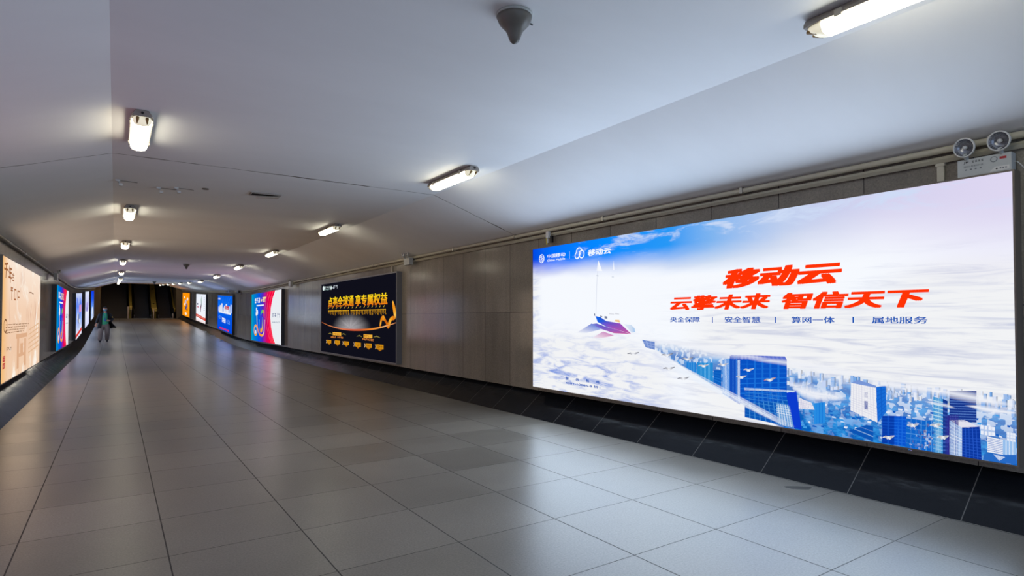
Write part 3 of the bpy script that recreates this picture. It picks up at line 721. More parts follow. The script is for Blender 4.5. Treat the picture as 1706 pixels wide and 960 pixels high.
A = Art(R5, 'red_stripe_print', 2); A.poly([(.012 * W, .16 * H), (.99 * W, .10 * H), (.99 * W, .20 * H), (.012 * W, .27 * H)], (214, 66, 50)); A.scribble(.08 * W, .17 * H, .9 * W, .21 * H, 9, (240, 210, 200), .2); A.build()
A = Art(R5, 'ornament_print', 2)
A.stroke([(.52 * W, .36 * H), (.50 * W, .5 * H), (.56 * W, .62 * H), (.54 * W, .80 * H), (.56 * W, .92 * H)], [.1, .5, .4, .3, .08], [(60, 70, 110), (150, 90, 110), (110, 120, 130), (90, 150, 110), (120, 170, 130)])
for k in range(7): A.rect(.82 * W, (.44 + .07 * k) * H, .88 * W, (.47 + .07 * k) * H, (110, 130, 180))
A.rect(.10 * W, .60 * H, .22 * W, .66 * H, (60, 70, 110)); A.rect(.10 * W, .50 * H, .30 * W, .55 * H, (200, 120, 140)); A.build()
R6 = lightbox('R', 57.9, 64.5, 'orange lightbox farthest along the right wall', ramp_print('orange_print', [(0, (250, 150, 20)), (.5, (255, 156, 10)), (1, (255, 146, 6))], True), z0=.42, z1=2.58, frame='frame_dark')
W, H = R6['w_'], R6['h_']
A = Art(R6, 'white_and_blue_print', 2)
for cu, cv, a_, b_, c_ in ((.3, .8, .5, .10, (240, 236, 230)), (.7, .74, .6, .14, (246, 240, 236)), (.45, .6, .8, .2, (206, 190, 196)), (.62, .46, .7, .24, (120, 100, 130)), (.5, .36, .5, .16, (30, 60, 130)), (.66, .30, .5, .12, (90, 56, 40)), (.5, .12, .9, .12, (244, 236, 224)), (.3, .5, .35, .12, (244, 240, 240)), (.55, .68, .2, .08, (70, 150, 220))):
    A.ellipse(cu * W, cv * H, a_, b_, c_, 12)
A.build()

# beige calligraphy print, nearest on the left
def mat_paper():
    t = NT('beige_paper_print'); uv = t.n('TexCoord').outputs['UV']; u, v, _ = t.xyz(uv)
    n1 = t.noise(t.n('Mapping', {'Vector': uv, 'Scale': (5, 2.2, 1)}).outputs[0], 1.3, 5, .6, .8)
    n2 = t.noise(t.n('Mapping', {'Vector': uv, 'Scale': (9, 1.6, 1)}).outputs[0], 1.7, 4, .6, .3)
    base = t.ramp(v, [(0, lin((238, 204, 172))), (.25, lin((236, 198, 168))), (.6, lin((240, 206, 178))), (1, lin((246, 226, 208)))])
    base = t.mix(t.smooth(n1, .52, .70), base, lin((250, 242, 230)))
    base = t.mix(t.math('MULTIPLY', t.smooth(n2, .56, .74), .65), base, lin((196, 140, 112)))
    base = t.mix(t.smooth(u, .16, 0.0), base, lin((240, 186, 120)))
    return t.emit(base, PRINT_GLOW * 1.04)
L1 = lightbox('L', 12.09, 17.78, 'beige lightbox with brown brush calligraphy, nearest in view on the left wall', mat_paper(), z0=.42, z1=2.475)
W, H = L1['w_'], L1['h_']
A = Art(L1, 'brush_lettering', 2); BR = (160, 100, 60)
def qL(px, py):
    p = wall_point(px, py, L1['X']); return (p.y - L1['y0'], p.z - L1['z0'])
def brush(ch, x0, y0, x1, y1, **kw):
    a, b = qL(x0, y1), qL(x1, y0); A.text(ch, a[0], a[1], b[0], b[1] if b[1] > a[1] else a[1] + .2, BR, **kw)
brush('千', 6.5, 438, 13.8, 462, bold=.03, shear=.1); brush('年', 13.8, 444, 20, 470, bold=.02); brush('古', 19.5, 456, 24, 468, bold=.02)
for k in range(3):
    a, b = qL(17 + k * 5.6, 500), qL(22 + k * 5.6, 479 + k * 3); A.scribble(a[0], a[1], b[0], b[1], 1, (172, 112, 74), .14)
A.build()
A = Art(L1, 'small_lettering', 2)
for k in range(4): A.scribble(.08 * W, (.455 - .022 * k) * H, (.62 - .05 * k) * W, (.463 - .022 * k) * H, 16, (150, 110, 80), .3)
A.ring(.075 * W, .45 * H, .03 * W, .05 * H, .03, (130, 90, 60)); A.scribble(.10 * W, .245 * H, .20 * W, .275 * H, 4, (130, 96, 66), .16)
A.stroke([(.62 * W, .77 * H), (.68 * W, .775 * H), (.75 * W, .765 * H)], .02, (140, 100, 76)); A.build()
A = Art(L1, 'gate_tower_print', 1); SK = (222, 174, 138)
for a, b, c, d in ((.32, .06, .37, .34), (.50, .06, .55, .32), (.30, .33, .58, .37), (.36, .16, .51, .19), (.40, .19, .47, .28)): A.rect(a * W, b * H, c * W, d * H, SK)
for k in range(6): A.poly([(.62 * W, (.16 + .045 * k) * H), (.96 * W, (.20 + .05 * k) * H), (.96 * W, (.215 + .05 * k) * H), (.62 * W, (.172 + .045 * k) * H)], (226, 184, 146))
A.build()
A = Art(L1, 'red_seal_print', 2)
for k in range(2): A.rect(.035 * W, (.115 + .055 * k) * H, .075 * W, (.16 + .055 * k) * H, (186, 40, 40)); A.scribble(.042 * W, (.122 + .055 * k) * H, .068 * W, (.152 + .055 * k) * H, 1, (240, 190, 160), .16)
A.build()
L3 = lightbox('L', 33.0, 38.6, 'white and blue lightbox with red corner on the left wall, third along', ramp_print('pale_blue_print', [(0, (236, 236, 246)), (.4, (150, 180, 246)), (.7, (90, 130, 240)), (1, (206, 216, 246))], True, 1, .35), z0=.42, z1=2.56, frame='frame_dark')
W, H = L3['w_'], L3['h_']
A = Art(L3, 'blue_picture_print', 2); A.stroke([(.1 * W, .9 * H), (.4 * W, .7 * H), (.2 * W, .5 * H), (.5 * W, .4 * H), (.5 * W, .2 * H)], [.1, .3, .4, .5, .2], [(40, 90, 230), (120, 150, 240), (236, 236, 246), (40, 60, 120), (60, 80, 150)])
A.rect(.5 * W, .55 * H, .9 * W, .72 * H, (214, 150, 200)); A.ellipse(.6 * W, .35 * H, .6, .12, (236, 240, 250)); A.build()
A = Art(L3, 'red_corner', 2); A.poly([(.012 * W, .03 * H), (.98 * W, .08 * H), (.98 * W, .16 * H), (.012 * W, .10 * H)], (226, 60, 50)); A.build()
L4 = lightbox('L', 42.6, 48.8, 'pale white lightbox on the left wall, fourth along', ramp_print('pale_print', [(0, (214, 216, 250)), (.4, (236, 238, 250)), (.6, (190, 190, 240)), (1, (226, 232, 250))], True, 1, .2), z0=.42, z1=2.60, frame='frame_dark')
A = Art(L4, 'violet_picture_print', 2); A.ellipse(.5 * L4['w_'], .55 * L4['h_'], 1.4, .3, (170, 160, 226)); A.ellipse(.4 * L4['w_'], .5 * L4['h_'], .9, .14, (120, 120, 200)); A.build()
L5 = lightbox('L', 52.6, 59.2, 'bright blue lightbox farthest along the left wall', ramp_print('blue_white_print', [(0, (214, 226, 250)), (.35, (120, 170, 246)), (.7, (30, 90, 240)), (1, (10, 60, 236))], True), z0=.42, z1=2.60, frame='frame_dark')
A = Art(L5, 'white_picture_print', 2); A.ellipse(.5 * L5['w_'], .3 * L5['h_'], 1.5, .3, (226, 232, 246)); A.build()
# the box beside the camera on the left wall, the one that tints the ceiling pink
L0 = lightbox('L', 1.70, 7.40, 'pale pink lightbox on the left wall beside the viewpoint', ramp_print('pale_pink_print', [(0, (110, 130, 180)), (.35, (130, 120, 150)), (.7, (186, 122, 138)), (1, (206, 118, 132))], False, .9), z0=.42, z1=2.475)

settle_prints()
BLUISH = (.62, .82, 1.0)
for h, rad, col in ((R1, 2.75, (.60, .79, 1.0)), (R3, .7, (.9, .8, 1.0)), (R4, .7, (.45, .65, 1.0)), (R5, .9, BLUISH), (R6, .5, (1.0, .62, .25)), (L1, .8, (1.0, .78, .56)), (L2, .6, (.8, .8, 1.0)), (L3, .8, BLUISH), (L4, .9, BLUISH), (L5, .8, (.5, .72, 1.0)), (L0, .12, (.9, .84, 1.0))):
    face_fill(h, rad, col)

# ---------------------------------------------------------------- ceiling batten lamps
def make_lamp(label, group):
    L = 1.16
    o = empty('batten_lamp', (0, 0, 0), label, 'lamp', group)
    bm = bmesh.new()
    sec = [(-.06, 0), (-.085, -.030), (-.088, -.052), (.088, -.052), (.085, -.030), (.06, 0)]
    rings = []
    for y, k in ((-L / 2, .80), (-L / 2 + .05, 1.0), (L / 2 - .05, 1.0), (L / 2, .80)):
        rings.append([bm.verts.new((x * k, y, z)) for x, z in sec])
    for a, b in zip(rings, rings[1:]):
        for q in range(6): bm.faces.new((a[q], a[(q + 1) % 6], b[(q + 1) % 6], b[q]))
    bm.faces.new(rings[0]); bm.faces.new(rings[-1]); mesh_obj('housing', bm, M['housing'], o)
    def shade(y0, y1, k0, k1, n=2):
        bm = bmesh.new(); s2 = [(-.074, -.052), (-.072, -.080), (-.056, -.104), (-.020, -.114), (.020, -.114), (.056, -.104), (.072, -.080), (.074, -.052)]; rr = []
        for i in range(n + 1):
            f = i / n; y = y0 + (y1 - y0) * f; k = math.sqrt(max(0.02, 1 - (1 - (k0 + (k1 - k0) * f)) ** 2)) if k0 != k1 else 1
            rr.append([bm.verts.new((x * (.55 + .45 * k), y, -.052 + (z + .052) * k)) for x, z in s2])
        for a, b in zip(rr, rr[1:]):
            for q in range(8): bm.faces.new((a[q], a[(q + 1) % 8], b[(q + 1) % 8], b[q]))
        bm.faces.new(rr[0]); bm.faces.new(rr[-1]); return bm
    mesh_obj('diffuser', shade(-L / 2 + .11, L / 2 - .11, 1, 1, 1), M['diffuser'], o, True)
    for s_ in (-1, 1):
        e = mesh_obj('diffuser_end', shade(s_ * (L / 2 - .015), s_ * (L / 2 - .11), 0, 1, 5), M['endcap'], o, True)
        for x in (-.036, .036):
            bm = bmesh.new(); tube(bm, [(x, s_ * (L / 2 - .008), -.066), (x, s_ * (L / 2 - .07), -.092)], .013, 8)
            mesh_obj('lampholder', bm, M['holder'], e)
    for s_ in (-1, 1):
        for y in (-.36, .36):
            bm = bmesh.new(); box(bm, s_ * .084 - .010, s_ * .084 + .010, y - .022, y + .022, -.066, -.022, .004); mesh_obj('clip', bm, M['clip'], o)
    bm = bmesh.new(); lathe(bm, [(.011, 0), (.011, .012)], 10, Matrix.Translation((0, -L / 2 - .006, -.026)) @ Matrix.Rotation(PI / 2, 4, 'X')); mesh_obj('cable_gland', bm, M['black_plastic'], o)
    return o
LY = [1.4, 6.72, 12.0, 17.3, 22.6, 28.0, 33.7, 39.3, 45.0, 50.6, 56.0, 61.8, 66.2]
ORD = ['nearest', 'second', 'third', 'fourth', 'fifth', 'sixth', 'seventh', 'eighth', 'ninth', 'tenth', 'eleventh', 'twelfth', 'thirteenth']
proto = None
for side, X in (('right', 3.60), ('left', .18)):
    for i, y in enumerate(LY):
        if side == 'right': lab = 'white tube lamp, %s from the viewpoint in the right-hand ceiling row' % ORD[i]
        else: lab = 'white tube lamp on the ceiling just above the viewpoint, left row' if i == 0 else 'white tube lamp, %s in view along the left-hand ceiling row' % ORD[i - 1]
        if proto is None: o = proto = make_lamp(lab, 'tube lamps in the right-hand ceiling row')
        else: o = copy_tree(proto)
        tag(o, lab, 'lamp', 'tube lamps in the %s-hand ceiling row' % side)
        o.location = (X, y, 3.33 + zf(y) - (.004 if y < 28 or y > 38 else .010)); o.rotation_euler = (math.atan(sl(y)), 0, 0)

# ---------------------------------------------------------------- conduits along the wall tops
def run(name, x, z, r, ys, mat, label, clamp=None, square=False):
    o = empty(name, (x, ys[0], z), label, 'pipe')
    bm = bmesh.new(); yy = [y for y in YS if ys[0] < y < ys[1]]; yy = [ys[0]] + yy + [ys[1]]
    tube(bm, [(0, y - ys[0], zf(y)) for y in yy], r, 4 if square else 10)
    if square: pass
    mesh_obj('pipe_run', bm, mat, o, not square)
    if clamp:
        for k in range(14):
            y = ys[0] + 1.3 + k * clamp
            if y > ys[1] - .3: break
            bm = bmesh.new(); box(bm, -r * 1.25, r * 1.25, y - ys[0] - .018, y - ys[0] + .018, zf(y) - r * 1.25, zf(y) + r * 1.3, .004); mesh_obj('clamp', bm, M['steel'], o)
    return o
run('conduit_pipe', 5.405, 2.802, .026, (-3.9, 66), M['conduit'], 'upper round cream conduit along the top of the right wall', 2.1)
run('conduit_pipe', 5.428, 2.732, .026, (-3.9, 66), M['conduit'], 'lower slim cream conduit along the top of the right wall', None, True)
run('conduit_pipe', -1.555, 2.795, .024, (8, 66), M['conduit_dull'], 'dull grey conduit along the top of the left wall', 2.1)
def drop(y, x, z0, z1, wd, label, mat='conduit'):
    o = empty('conduit_drop', (x, y, z0), label, 'pipe')
    bm = bmesh.new(); box(bm, -.014, .014, -wd / 2, wd / 2, 0, z1 - z0, .004); mesh_obj('trunking', bm, M[mat], o)
    bm = bmesh.new(); box(bm, -.018, .018, -wd / 2 - .008, wd / 2 + .008, z1 - z0 - .03, z1 - z0 + .004, .003); mesh_obj('coupling', bm, M[mat], o)
    return o
drop(1.94, 5.444, 2.545, 2.712, .048, 'short cream conduit dropping to the big sky lightbox beside the emergency light')
drop(1.30, 5.444, 2.40, 2.712, .048, 'cream conduit dropping down the wall at the right edge of the picture')
drop(13.13, 5.444, 2.545, 2.712, .036, 'thin cream conduit dropping to the top of the black and gold lightbox')
drop(12.12, -1.584, 2.475, 2.775, .05, 'grey conduit dropping to the near corner of the beige lightbox', 'conduit_dull')
o = empty('cable_outlet', (5.352, 6.95, 2.58), 'small white conduit outlet with yellow sleeve above the left end of the big lightbox', 'pipe')
bm = bmesh.new(); box(bm, -.022, .022, -.032, .032, .09, .19, .006); mesh_obj('outlet_box', bm, M['white_plastic'], o)
bm = bmesh.new(); tube(bm, [(0, .012, .10), (0, .012, .02)], .012, 10); mesh_obj('white_tail', bm, M['white_plastic'], o)
bm = bmesh.new(); tube(bm, [(0, .034, .09), (.004, .036, .0)], .011, 10); mesh_obj('yellow_sleeve', bm, M['yellow'], o)
bm = bmesh.new(); box(bm, .010, .046, -.075, -.028, .02, .12, .003); mesh_obj('black_clip', bm, M['black_plastic'], o)

# ---------------------------------------------------------------- twin-head emergency lights
def emergency(loc, rz, label, w_=.33, h_=.125, detailed=False, head_r=.066):
    """local x runs along the wall, -y faces the passage"""
    o = empty('emergency_light', loc, label, 'emergency light', 'twin-head emergency lights', (0, 0, rz))
    bm = bmesh.new(); box(bm, -w_ / 2, w_ / 2, -.09, 0, 0, h_, .006); body = mesh_obj('body', bm, M['grey_plastic'], o)
    for s_ in (-1, 1):
        x = s_ * w_ * .32
        bm = bmesh.new(); tube(bm, [(x, -.074, h_ - .006), (x, -.118, h_ + .028)], .015, 12); mesh_obj('neck', bm, M['grey_plastic'], o)
        rot = Matrix.Translation((x, -.130, h_ + .082)) @ Matrix.Rotation(math.radians(100), 4, 'X') @ Matrix.Rotation(math.radians(-8), 4, 'Y')
        bm = bmesh.new(); R = head_r
        lathe(bm, [(R * .45, -.045), (R * .8, -.034), (R, -.010), (R * 1.05, .004), (R * 1.03, .012), (R * .93, .012), (R * .90, .006)], 28, rot, (True, False)); hd = mesh_obj('lamp_head', bm, M['white_plastic'], o, True)
        bm = bmesh.new(); rr = [(R * .93, .010), (R * .86, .002), (R * .74, -.010), (R * .56, -.020), (R * .36, -.026), (R * .20, -.028)]
        lathe(bm, rr, 24, rot, (False, True)); mesh_obj('reflector', bm, M['reflector'], hd)
        if detailed:
            bm = bmesh.new(); lathe(bm, [(R * .17, -.027), (R * .22, -.012), (R * .20, .000), (R * .10, .006), (.001, .008)], 16, rot); mesh_obj('bulb', bm, M['white_plastic'], hd, True)
    return o, body
def plate_text(parent, name, string, x0, z0, x1, z1, y, mat, bold=0.0):
    cu = bpy.data.curves.new('t', 'FONT'); cu.body = string; cu.size = 1; cu.offset = bold
    ob = bpy.data.objects.new('t', cu); COL.objects.link(ob)
    me = bpy.data.meshes.new_from_object(ob.evaluated_get(bpy.context.evaluated_depsgraph_get()))
    bpy.data.objects.remove(ob); bpy.data.curves.remove(cu)
    xs = [v.co.x for v in me.vertices]; ys = [v.co.y for v in me.vertices]; ax, bx, ay, by = min(xs), max(xs), min(ys), max(ys)
    for v in me.vertices: v.co = (x0 + (x1 - x0) * (v.co.x - ax) / (bx - ax), y, z0 + (z1 - z0) * (v.co.y - ay) / (by - ay))
    me.name = name; me.materials.clear(); me.materials.append(mat)
    return link(bpy.data.objects.new(name, me), parent)
EL, body = emergency((5.445, 1.635, 2.548), -PI / 2, 'large white twin-head emergency light on top of the big sky lightbox', .33, .135, True, .07)
plate_text(body, 'maker_mark', 'JK', -.125, .100, -.085, .118, -.0906, M['ink_dark'], .03)
bm = bmesh.new()
for k in range(4):
    for z in (.104, .110, .1155): box(bm, -.072 + k * .019, -.058 + k * .019, -.0906, -.0899, z - .0012, z + .0012)
    box(bm, -.066 + k * .019, -.064 + k * .019, -.0906, -.0899, .103, .117)
mesh_obj('maker_lettering', bm, M['ink_dark'], body)
plate_text(body, 'name_lettering', '消防应急照明灯具', -.125, .070, -.002, .084, -.0906, M['ink_grey'], .02)
bm = bmesh.new()
for k in range(4): box(bm, -.115 + k * .030, -.103 + k * .030, -.0912, -.0899, .048, .058, .0)
mesh_obj('symbol_row', bm, M['ink_grey'], body)
bm = bmesh.new(); lathe(bm, [(.022, 0), (.022, .0012)], 24, Matrix.Translation((.062, -.0899, .098)) @ Matrix.Rotation(PI / 2, 4, 'X')); sp = mesh_obj('speaker_seal', bm, M['ink_grey'], body)
bm = bmesh.new(); lathe(bm, [(.016, 0), (.016, .002)], 24, Matrix.Translation((.062, -.0901, .099)) @ Matrix.Rotation(PI / 2, 4, 'X')); mesh_obj('seal_centre', bm, M['grey_plastic'], body)
bm = bmesh.new(); box(bm, .096, .136, -.0912, -.0899, .092, .110); mesh_obj('red_label', bm, M['red'], body)
bm = bmesh.new(); vs = [bm.verts.new(p) for p in ((.035, -.0911, .010), (.152, -.0911, .010), (.152, -.0911, .042), (.075, -.0911, .042), (.058, -.0911, .034))]; bm.faces.new(vs)
pl = mesh_obj('indicator_plate', bm, M['white_plastic'], body)
bm = bmesh.new(); lathe(bm, [(.006, 0), (.005, .003)], 12, Matrix.Translation((.078, -.0912, .026)) @ Matrix.Rotation(PI / 2, 4, 'X')); mesh_obj('test_button', bm, M['black_plastic'], pl)
bm = bmesh.new()
for k in range(3): box(bm, .096 + k * .016, .106 + k * .016, -.0916, -.0911, .021, .031)
mesh_obj('indicator_marks', bm, M['ink_grey'], pl)
bm = bmesh.new(); tube(bm, [(.163, -.03, .07), (.18, -.03, .066), (.20, -.025, .04), (.215, -.02, .015)], .0035, 8); mesh_obj('power_cable', bm, M['white_plastic'], EL)
emergency((5.374, 11.95, 2.64), -PI / 2, 'small white twin-head emergency light just right of the black and gold lightbox', .30, .15)
emergency((5.374, 22.4, 2.62), -PI / 2, 'small white twin-head emergency light between the black lightbox and the blue and red one', .28, .20)
emergency((-1.520, 22.0, 2.60), PI / 2, 'white twin-head emergency light on the left wall beside the blue and red lightbox', .28, .20)

# dark cameras on the right conduit where the passage starts to rise
o = empty('surveillance_camera', (5.16, 35.7, 2.70 + zf(35.7)), 'dark bullet camera under the ceiling edge above the blue lightbox', 'camera')
bm = bmesh.new(); box(bm, -.07, .05, -.40, .40, .06, .17, .02); mesh_obj('camera_body', bm, M['black_plastic'], o)
bm = bmesh.new(); lathe(bm, [(.06, 0), (.06, .04), (.05, .05)], 16, Matrix.Translation((-.01, -.40, .115)) @ Matrix.Rotation(PI / 2, 4, 'X')); mesh_obj('lens', bm, M['chrome'], o)
bm = bmesh.new(); box(bm, -.03, .03, -.05, .05, .16, .19, .008); mesh_obj('bracket', bm, M['housing'], o)
o = empty('junction_box', (5.30, 33.4, 2.70 + zf(33.4)), 'dark junction box on the right conduit between the two blue lightboxes', 'junction box')
bm = bmesh.new(); box(bm, -.05, .04, -.35, .35, 0, .14, .015); mesh_obj('box_body', bm, M['frame_dark'], o)
bm = bmesh.new(); box(bm, -.055, -.046, -.30, .30, .02, .12, .004); mesh_obj('lid', bm, M['black_plastic'], o)

# ---------------------------------------------------------------- small ceiling fittings
def antenna(y, label):
    o = empty('ceiling_antenna', (2.0, y, 3.33 + zf(y)), label, 'antenna', 'bell-shaped ceiling antennas')
    bm = bmesh.new(); lathe(bm, [(.112, 0), (.114, -.012), (.108, -.016)], 40); mesh_obj('rim', bm, M['grey_plastic'], o, True)
    bm = bmesh.new(); lathe(bm, [(.108, -.014), (.105, -.030), (.094, -.055), (.076, -.076), (.058, -.094), (.045, -.118), (.036, -.145), (.027, -.166), (.014, -.178), (.003, -.181)], 40); mesh_obj('dome', bm, M['antenna'], o, True)
    bm = bmesh.new(); tube(bm, [(.105, .02, -.006), (.16, .035, -.004)], .005, 6); mesh_obj('cable_tail', bm, M['black_plastic'], o)
M['antenna'] = simple('antenna_off_white_plastic', (108, 104, 98), .4)
antenna(2.93, 'large bell-shaped white ceiling antenna cut by the top edge of the picture')
antenna(22.9, 'bell-shaped ceiling antenna hanging between the two lamp rows in the middle distance')
antenna(43.0, 'small bell-shaped ceiling antenna far down the passage near the end')
def bracket(x, y, label, n=2):
    o = empty('ceiling_bracket', (x, y, 3.33), label, 'bracket', 'white broken brackets on the ceiling')
    bm = bmesh.new(); box(bm, -.030, .022, -.03, .03, -.022, 0, .006); mesh_obj('base', bm, M['white_plastic'], o)
    bm = bmesh.new(); tube(bm, [(.0, 0, -.02), (.022, -.01, -.05)], .008, 8); mesh_obj('arm', bm, M['grey_plastic'], o)
    bm = bmesh.new(); box(bm, .006, .052, -.035, .025, -.082, -.046, .010); mesh_obj('clip_head', bm, M['white_plastic'], o)
    bm = bmesh.new(); tube(bm, [(.02, .01, -.006), (.12, .02, -.004), (.22, .05, -.004)], .003, 6); mesh_obj('cable', bm, M['black_plastic'], o)
bracket(.01, 9.45, 'single white bracket on the ceiling crease, leftmost of the small fittings')
bracket(.49, 9.68, 'white bracket with a cable on the ceiling, left of the pair between the lamps')
bracket(.70, 9.55, 'white bracket with a cable on the ceiling, right of the pair between the lamps')
o = empty('ceiling_rose', (1.05, 9.40, 3.33), 'small dark round cover plate on the ceiling left of the open vent', 'cover plate')
bm = bmesh.new(); lathe(bm, [(.045, 0), (.046, -.008), (.036, -.014), (.004, -.016)], 20); mesh_obj('plate', bm, M['frame'], o)
bm = bmesh.new(); lathe(bm, [(.008, -.014), (.006, -.020)], 10); mesh_obj('screw', bm, M['steel'], o)
o = empty('ceiling_vent', (1.84, 9.33, 3.33), 'oblong ceiling vent with hanging flap between the two nearest lamps', 'vent')
bm = bmesh.new()
for q in ((-.21, .21, -.10, -.08), (-.21, .21, .08, .10), (-.21, -.19, -.08, .08), (.19, .21, -.08, .08)): box(bm, *q, -.020, 0)
mesh_obj('vent_frame', bm, M['housing'], o)
bm = bmesh.new(); box(bm, -.19, .19, -.08, .08, -.005, -.001); mesh_obj('shade_plate', bm, M['shade_black'], o)  # near-black plate painted as the shade inside the vent
bm = bmesh.new(); box(bm, -.12, .19, -.08, .07, -.034, -.026); bmesh.ops.rotate(bm, cent=(.19, 0, -.03), matrix=Matrix.Rotation(math.radians(-5), 3, 'Y'), verts=bm.verts); mesh_obj('flap', bm, M['clip'], o)

# ---------------------------------------------------------------- marks on the floor
bm = bmesh.new(); pts = [(.11 * math.cos(a) * (1 + .15 * math.sin(3 * a)), .055 * math.sin(a) * (1 + .2 * math.cos(2 * a))) for a in [k * 2 * PI / 24 for k in range(24)]]
lo = [bm.verts.new((x, y, 0)) for x, y in pts]; hi = [bm.verts.new((x * .97, y * .97, .0016)) for x, y in pts]
for k in range(24): bm.faces.new((lo[k], lo[(k + 1) % 24], hi[(k + 1) % 24], hi[k]))
bm.faces.new(hi); o = mesh_obj('floor_stain', bm, M['stain']); o.location = (4.93, 2.85, .0002); o.rotation_euler = (0, 0, math.radians(-40))
tag(o, 'dark oval stain on the floor tiles in front of the big sky lightbox', 'stain')
for i, (y, x, lab) in enumerate(((44.8, 5.16, 'tiny pale block at the foot of the right skirting, farthest of three'), (40.6, 5.07, 'tiny pale block at the foot of the right skirting, middle of three'), (36.8, 5.03, 'tiny pale block at the foot of the right skirting, nearest of three'))):
    bm = bmesh.new(); box(bm, -.05, .05, -.12, .12, 0, .05, .015); bmesh.ops.rotate(bm, cent=(0, 0, 0), matrix=Matrix.Rotation(.6 + i, 3, 'Z'), verts=bm.verts)
    o = mesh_obj('pale_block', bm, M['white_plastic']); o.location = (x - .05, y, zf(y)); o.rotation_euler = (math.atan(sl(y)), 0, 0); tag(o, lab, 'litter', 'pale blocks along the skirting')  # small pale blocks marking three unidentified pale spots

# ---------------------------------------------------------------- staircase and escalators at the far end
o = empty('staircase', (-.1, 67.3, ZE), 'wide dark staircase at the far end, left of the escalators', 'staircase')
bm = bmesh.new()
for k in range(34): box(bm, -1.06, 1.02, k * .30, 10.5, k * .15, (k + 1) * .15)
mesh_obj('steps', bm, M['stair_stone'], o)
bm = bmesh.new()
for k in range(34): box(bm, -1.06, 1.02, k * .30 - .004, k * .30 + .04, (k + 1) * .15, (k + 1) * .15 + .006)
mesh_obj('nosings', bm, M['step'], o)
def escalator(x0, x1, label):
    xm = (x0 + x1) / 2; hw = (x1 - x0) / 2; y0 = 67.0
    o = empty('escalator', (xm, y0, ZE), label, 'escalator', 'escalators at the far end')
    bm = bmesh.new()
    for k in range(30): box(bm, -hw + .10, hw - .10, 1.4 + k * .38, 13.2, max(0.0, k * .20), (k + 1) * .20)
    mesh_obj('steps', bm, M['step'], o)
    bm = bmesh.new(); box(bm, -hw + .10, hw - .10, -.3, 1.4, 0, .012); mesh_obj('landing_plate', bm, M['steel'], o)
    for s_ in (-1, 1):
        xx = s_ * hw
        bm = bmesh.new(); pr = [(0, .0), (0, .30), (.15, .82), (.35, .90), (1.5, .92), (12.5, 6.7), (12.5, 5.6), (1.6, .0)]
        a = [bm.verts.new((xx - .04, y, z)) for y, z in pr]; b = [bm.verts.new((xx + .04, y, z)) for y, z in pr]
        for q in range(len(pr)): bm.faces.new((a[q], a[(q + 1) % 8], b[(q + 1) % 8], b[q]))
        bm.faces.new(a); bm.faces.new(b); bl = mesh_obj('balustrade', bm, M['black_plastic'], o)
        bm = bmesh.new(); tube(bm, [(xx, .16, .30), (xx, .02, .42), (xx, -.03, .62), (xx, .04, .84), (xx, .22, .95), (xx, 1.5, .97), (xx, 12.5, 6.75)], .045, 10); mesh_obj('handrail', bm, M['rubber'], bl, True)
        bm = bmesh.new(); pr = [(.2, .30), (1.6, .30), (12.5, 6.0), (12.5, 5.9), (1.65, .22), (.2, .22)]
        a = [bm.verts.new((xx - s_ * .055, y, z)) for y, z in pr]; b = [bm.verts.new((xx - s_ * .042, y, z)) for y, z in pr]
        for q in range(6): bm.faces.new((a[q], a[(q + 1) % 6], b[(q + 1) % 6], b[q]))
        bm.faces.new(a); bm.faces.new(b); mesh_obj('skirt_trim', bm, M['steel'], bl)
escalator(1.50, 2.90, 'dark escalator in the middle of the far end, between stairs and the wide brass strip')
escalator(3.50, 4.80, 'dark escalator at the right of the far end')
def deck(x0, x1, label, buttons=0, lowz=1.05):
    o = empty('brass_deck', ((x0 + x1) / 2, 67.9, ZE), label, 'cladding', 'brass strips between the escalators')
    bm = bmesh.new(); h = (x1 - x0) / 2
    pr = [(.3, lowz - .35), (.3, lowz), (.9, lowz + .05), (11.5, lowz + 5.7), (11.5, lowz + 5.3), (2.2, 0), (1.3, 0), (1.2, lowz - .35)]
    a = [bm.verts.new((-h, y, z)) for y, z in pr]; b = [bm.verts.new((h, y, z)) for y, z in pr]
    for q in range(8): bm.faces.new((a[q], a[(q + 1) % 8], b[(q + 1) % 8], b[q]))
    bm.faces.new(a); bm.faces.new(b); mesh_obj('panel', bm, M['brass'], o)
    for k in range(buttons):
        y = 1.6 + k * 3.0; z = lowz + .05 + (y - .9) * .533
        bm = bmesh.new(); lathe(bm, [(.09, 0), (.08, .03), (.02, .035)], 16, Matrix.Translation((0, y, z)) @ Matrix.Rotation(math.radians(28), 4, 'X')); mesh_obj('stud', bm, M['black_plastic'], o)
    return o
deck(2.96, 3.42, 'wide brass strip rising between the two escalators', 3)
deck(1.12, 1.34, 'narrow brass strip rising between the stairs and the middle escalator', 0, 1.2)
deck(4.86, 5.00, 'narrow brass strip rising along the right-hand stairwell wall', 0, 1.0)
def post(x, y, h, r, mat, label):
    o = empty('barrier_post', (x, y, zf(y)), label, 'post', 'posts in front of the escalators')
    bm = bmesh.new(); lathe(bm, [(r * 1.7, 0), (r * 1.7, .02), (r * 1.1, .03)], 20); mesh_obj('foot', bm, M['steel'], o)
    bm = bmesh.new(); lathe(bm, [(r, .02), (r, h - .04), (r * .9, h - .01), (r * .5, h)], 20); mesh_obj('shaft', bm, mat, o, True)
    bm = bmesh.new(); lathe(bm, [(r * 1.08, h * .86), (r * 1.08, h * .90)], 20); mesh_obj('collar', bm, M['steel'], o)
M['post'] = simple('post_pale_grey', (206, 204, 198), .45)
post(.98, 66.2, 1.15, .07, M['post'], 'tall pale post standing at the foot of the stairs')
post(1.25, 66.3, .95, .03, M['steel'], 'thin steel post just right of the tall pale one')
post(3.05, 66.2, .92, .05, M['post'], 'pale post in front of the wide brass strip')
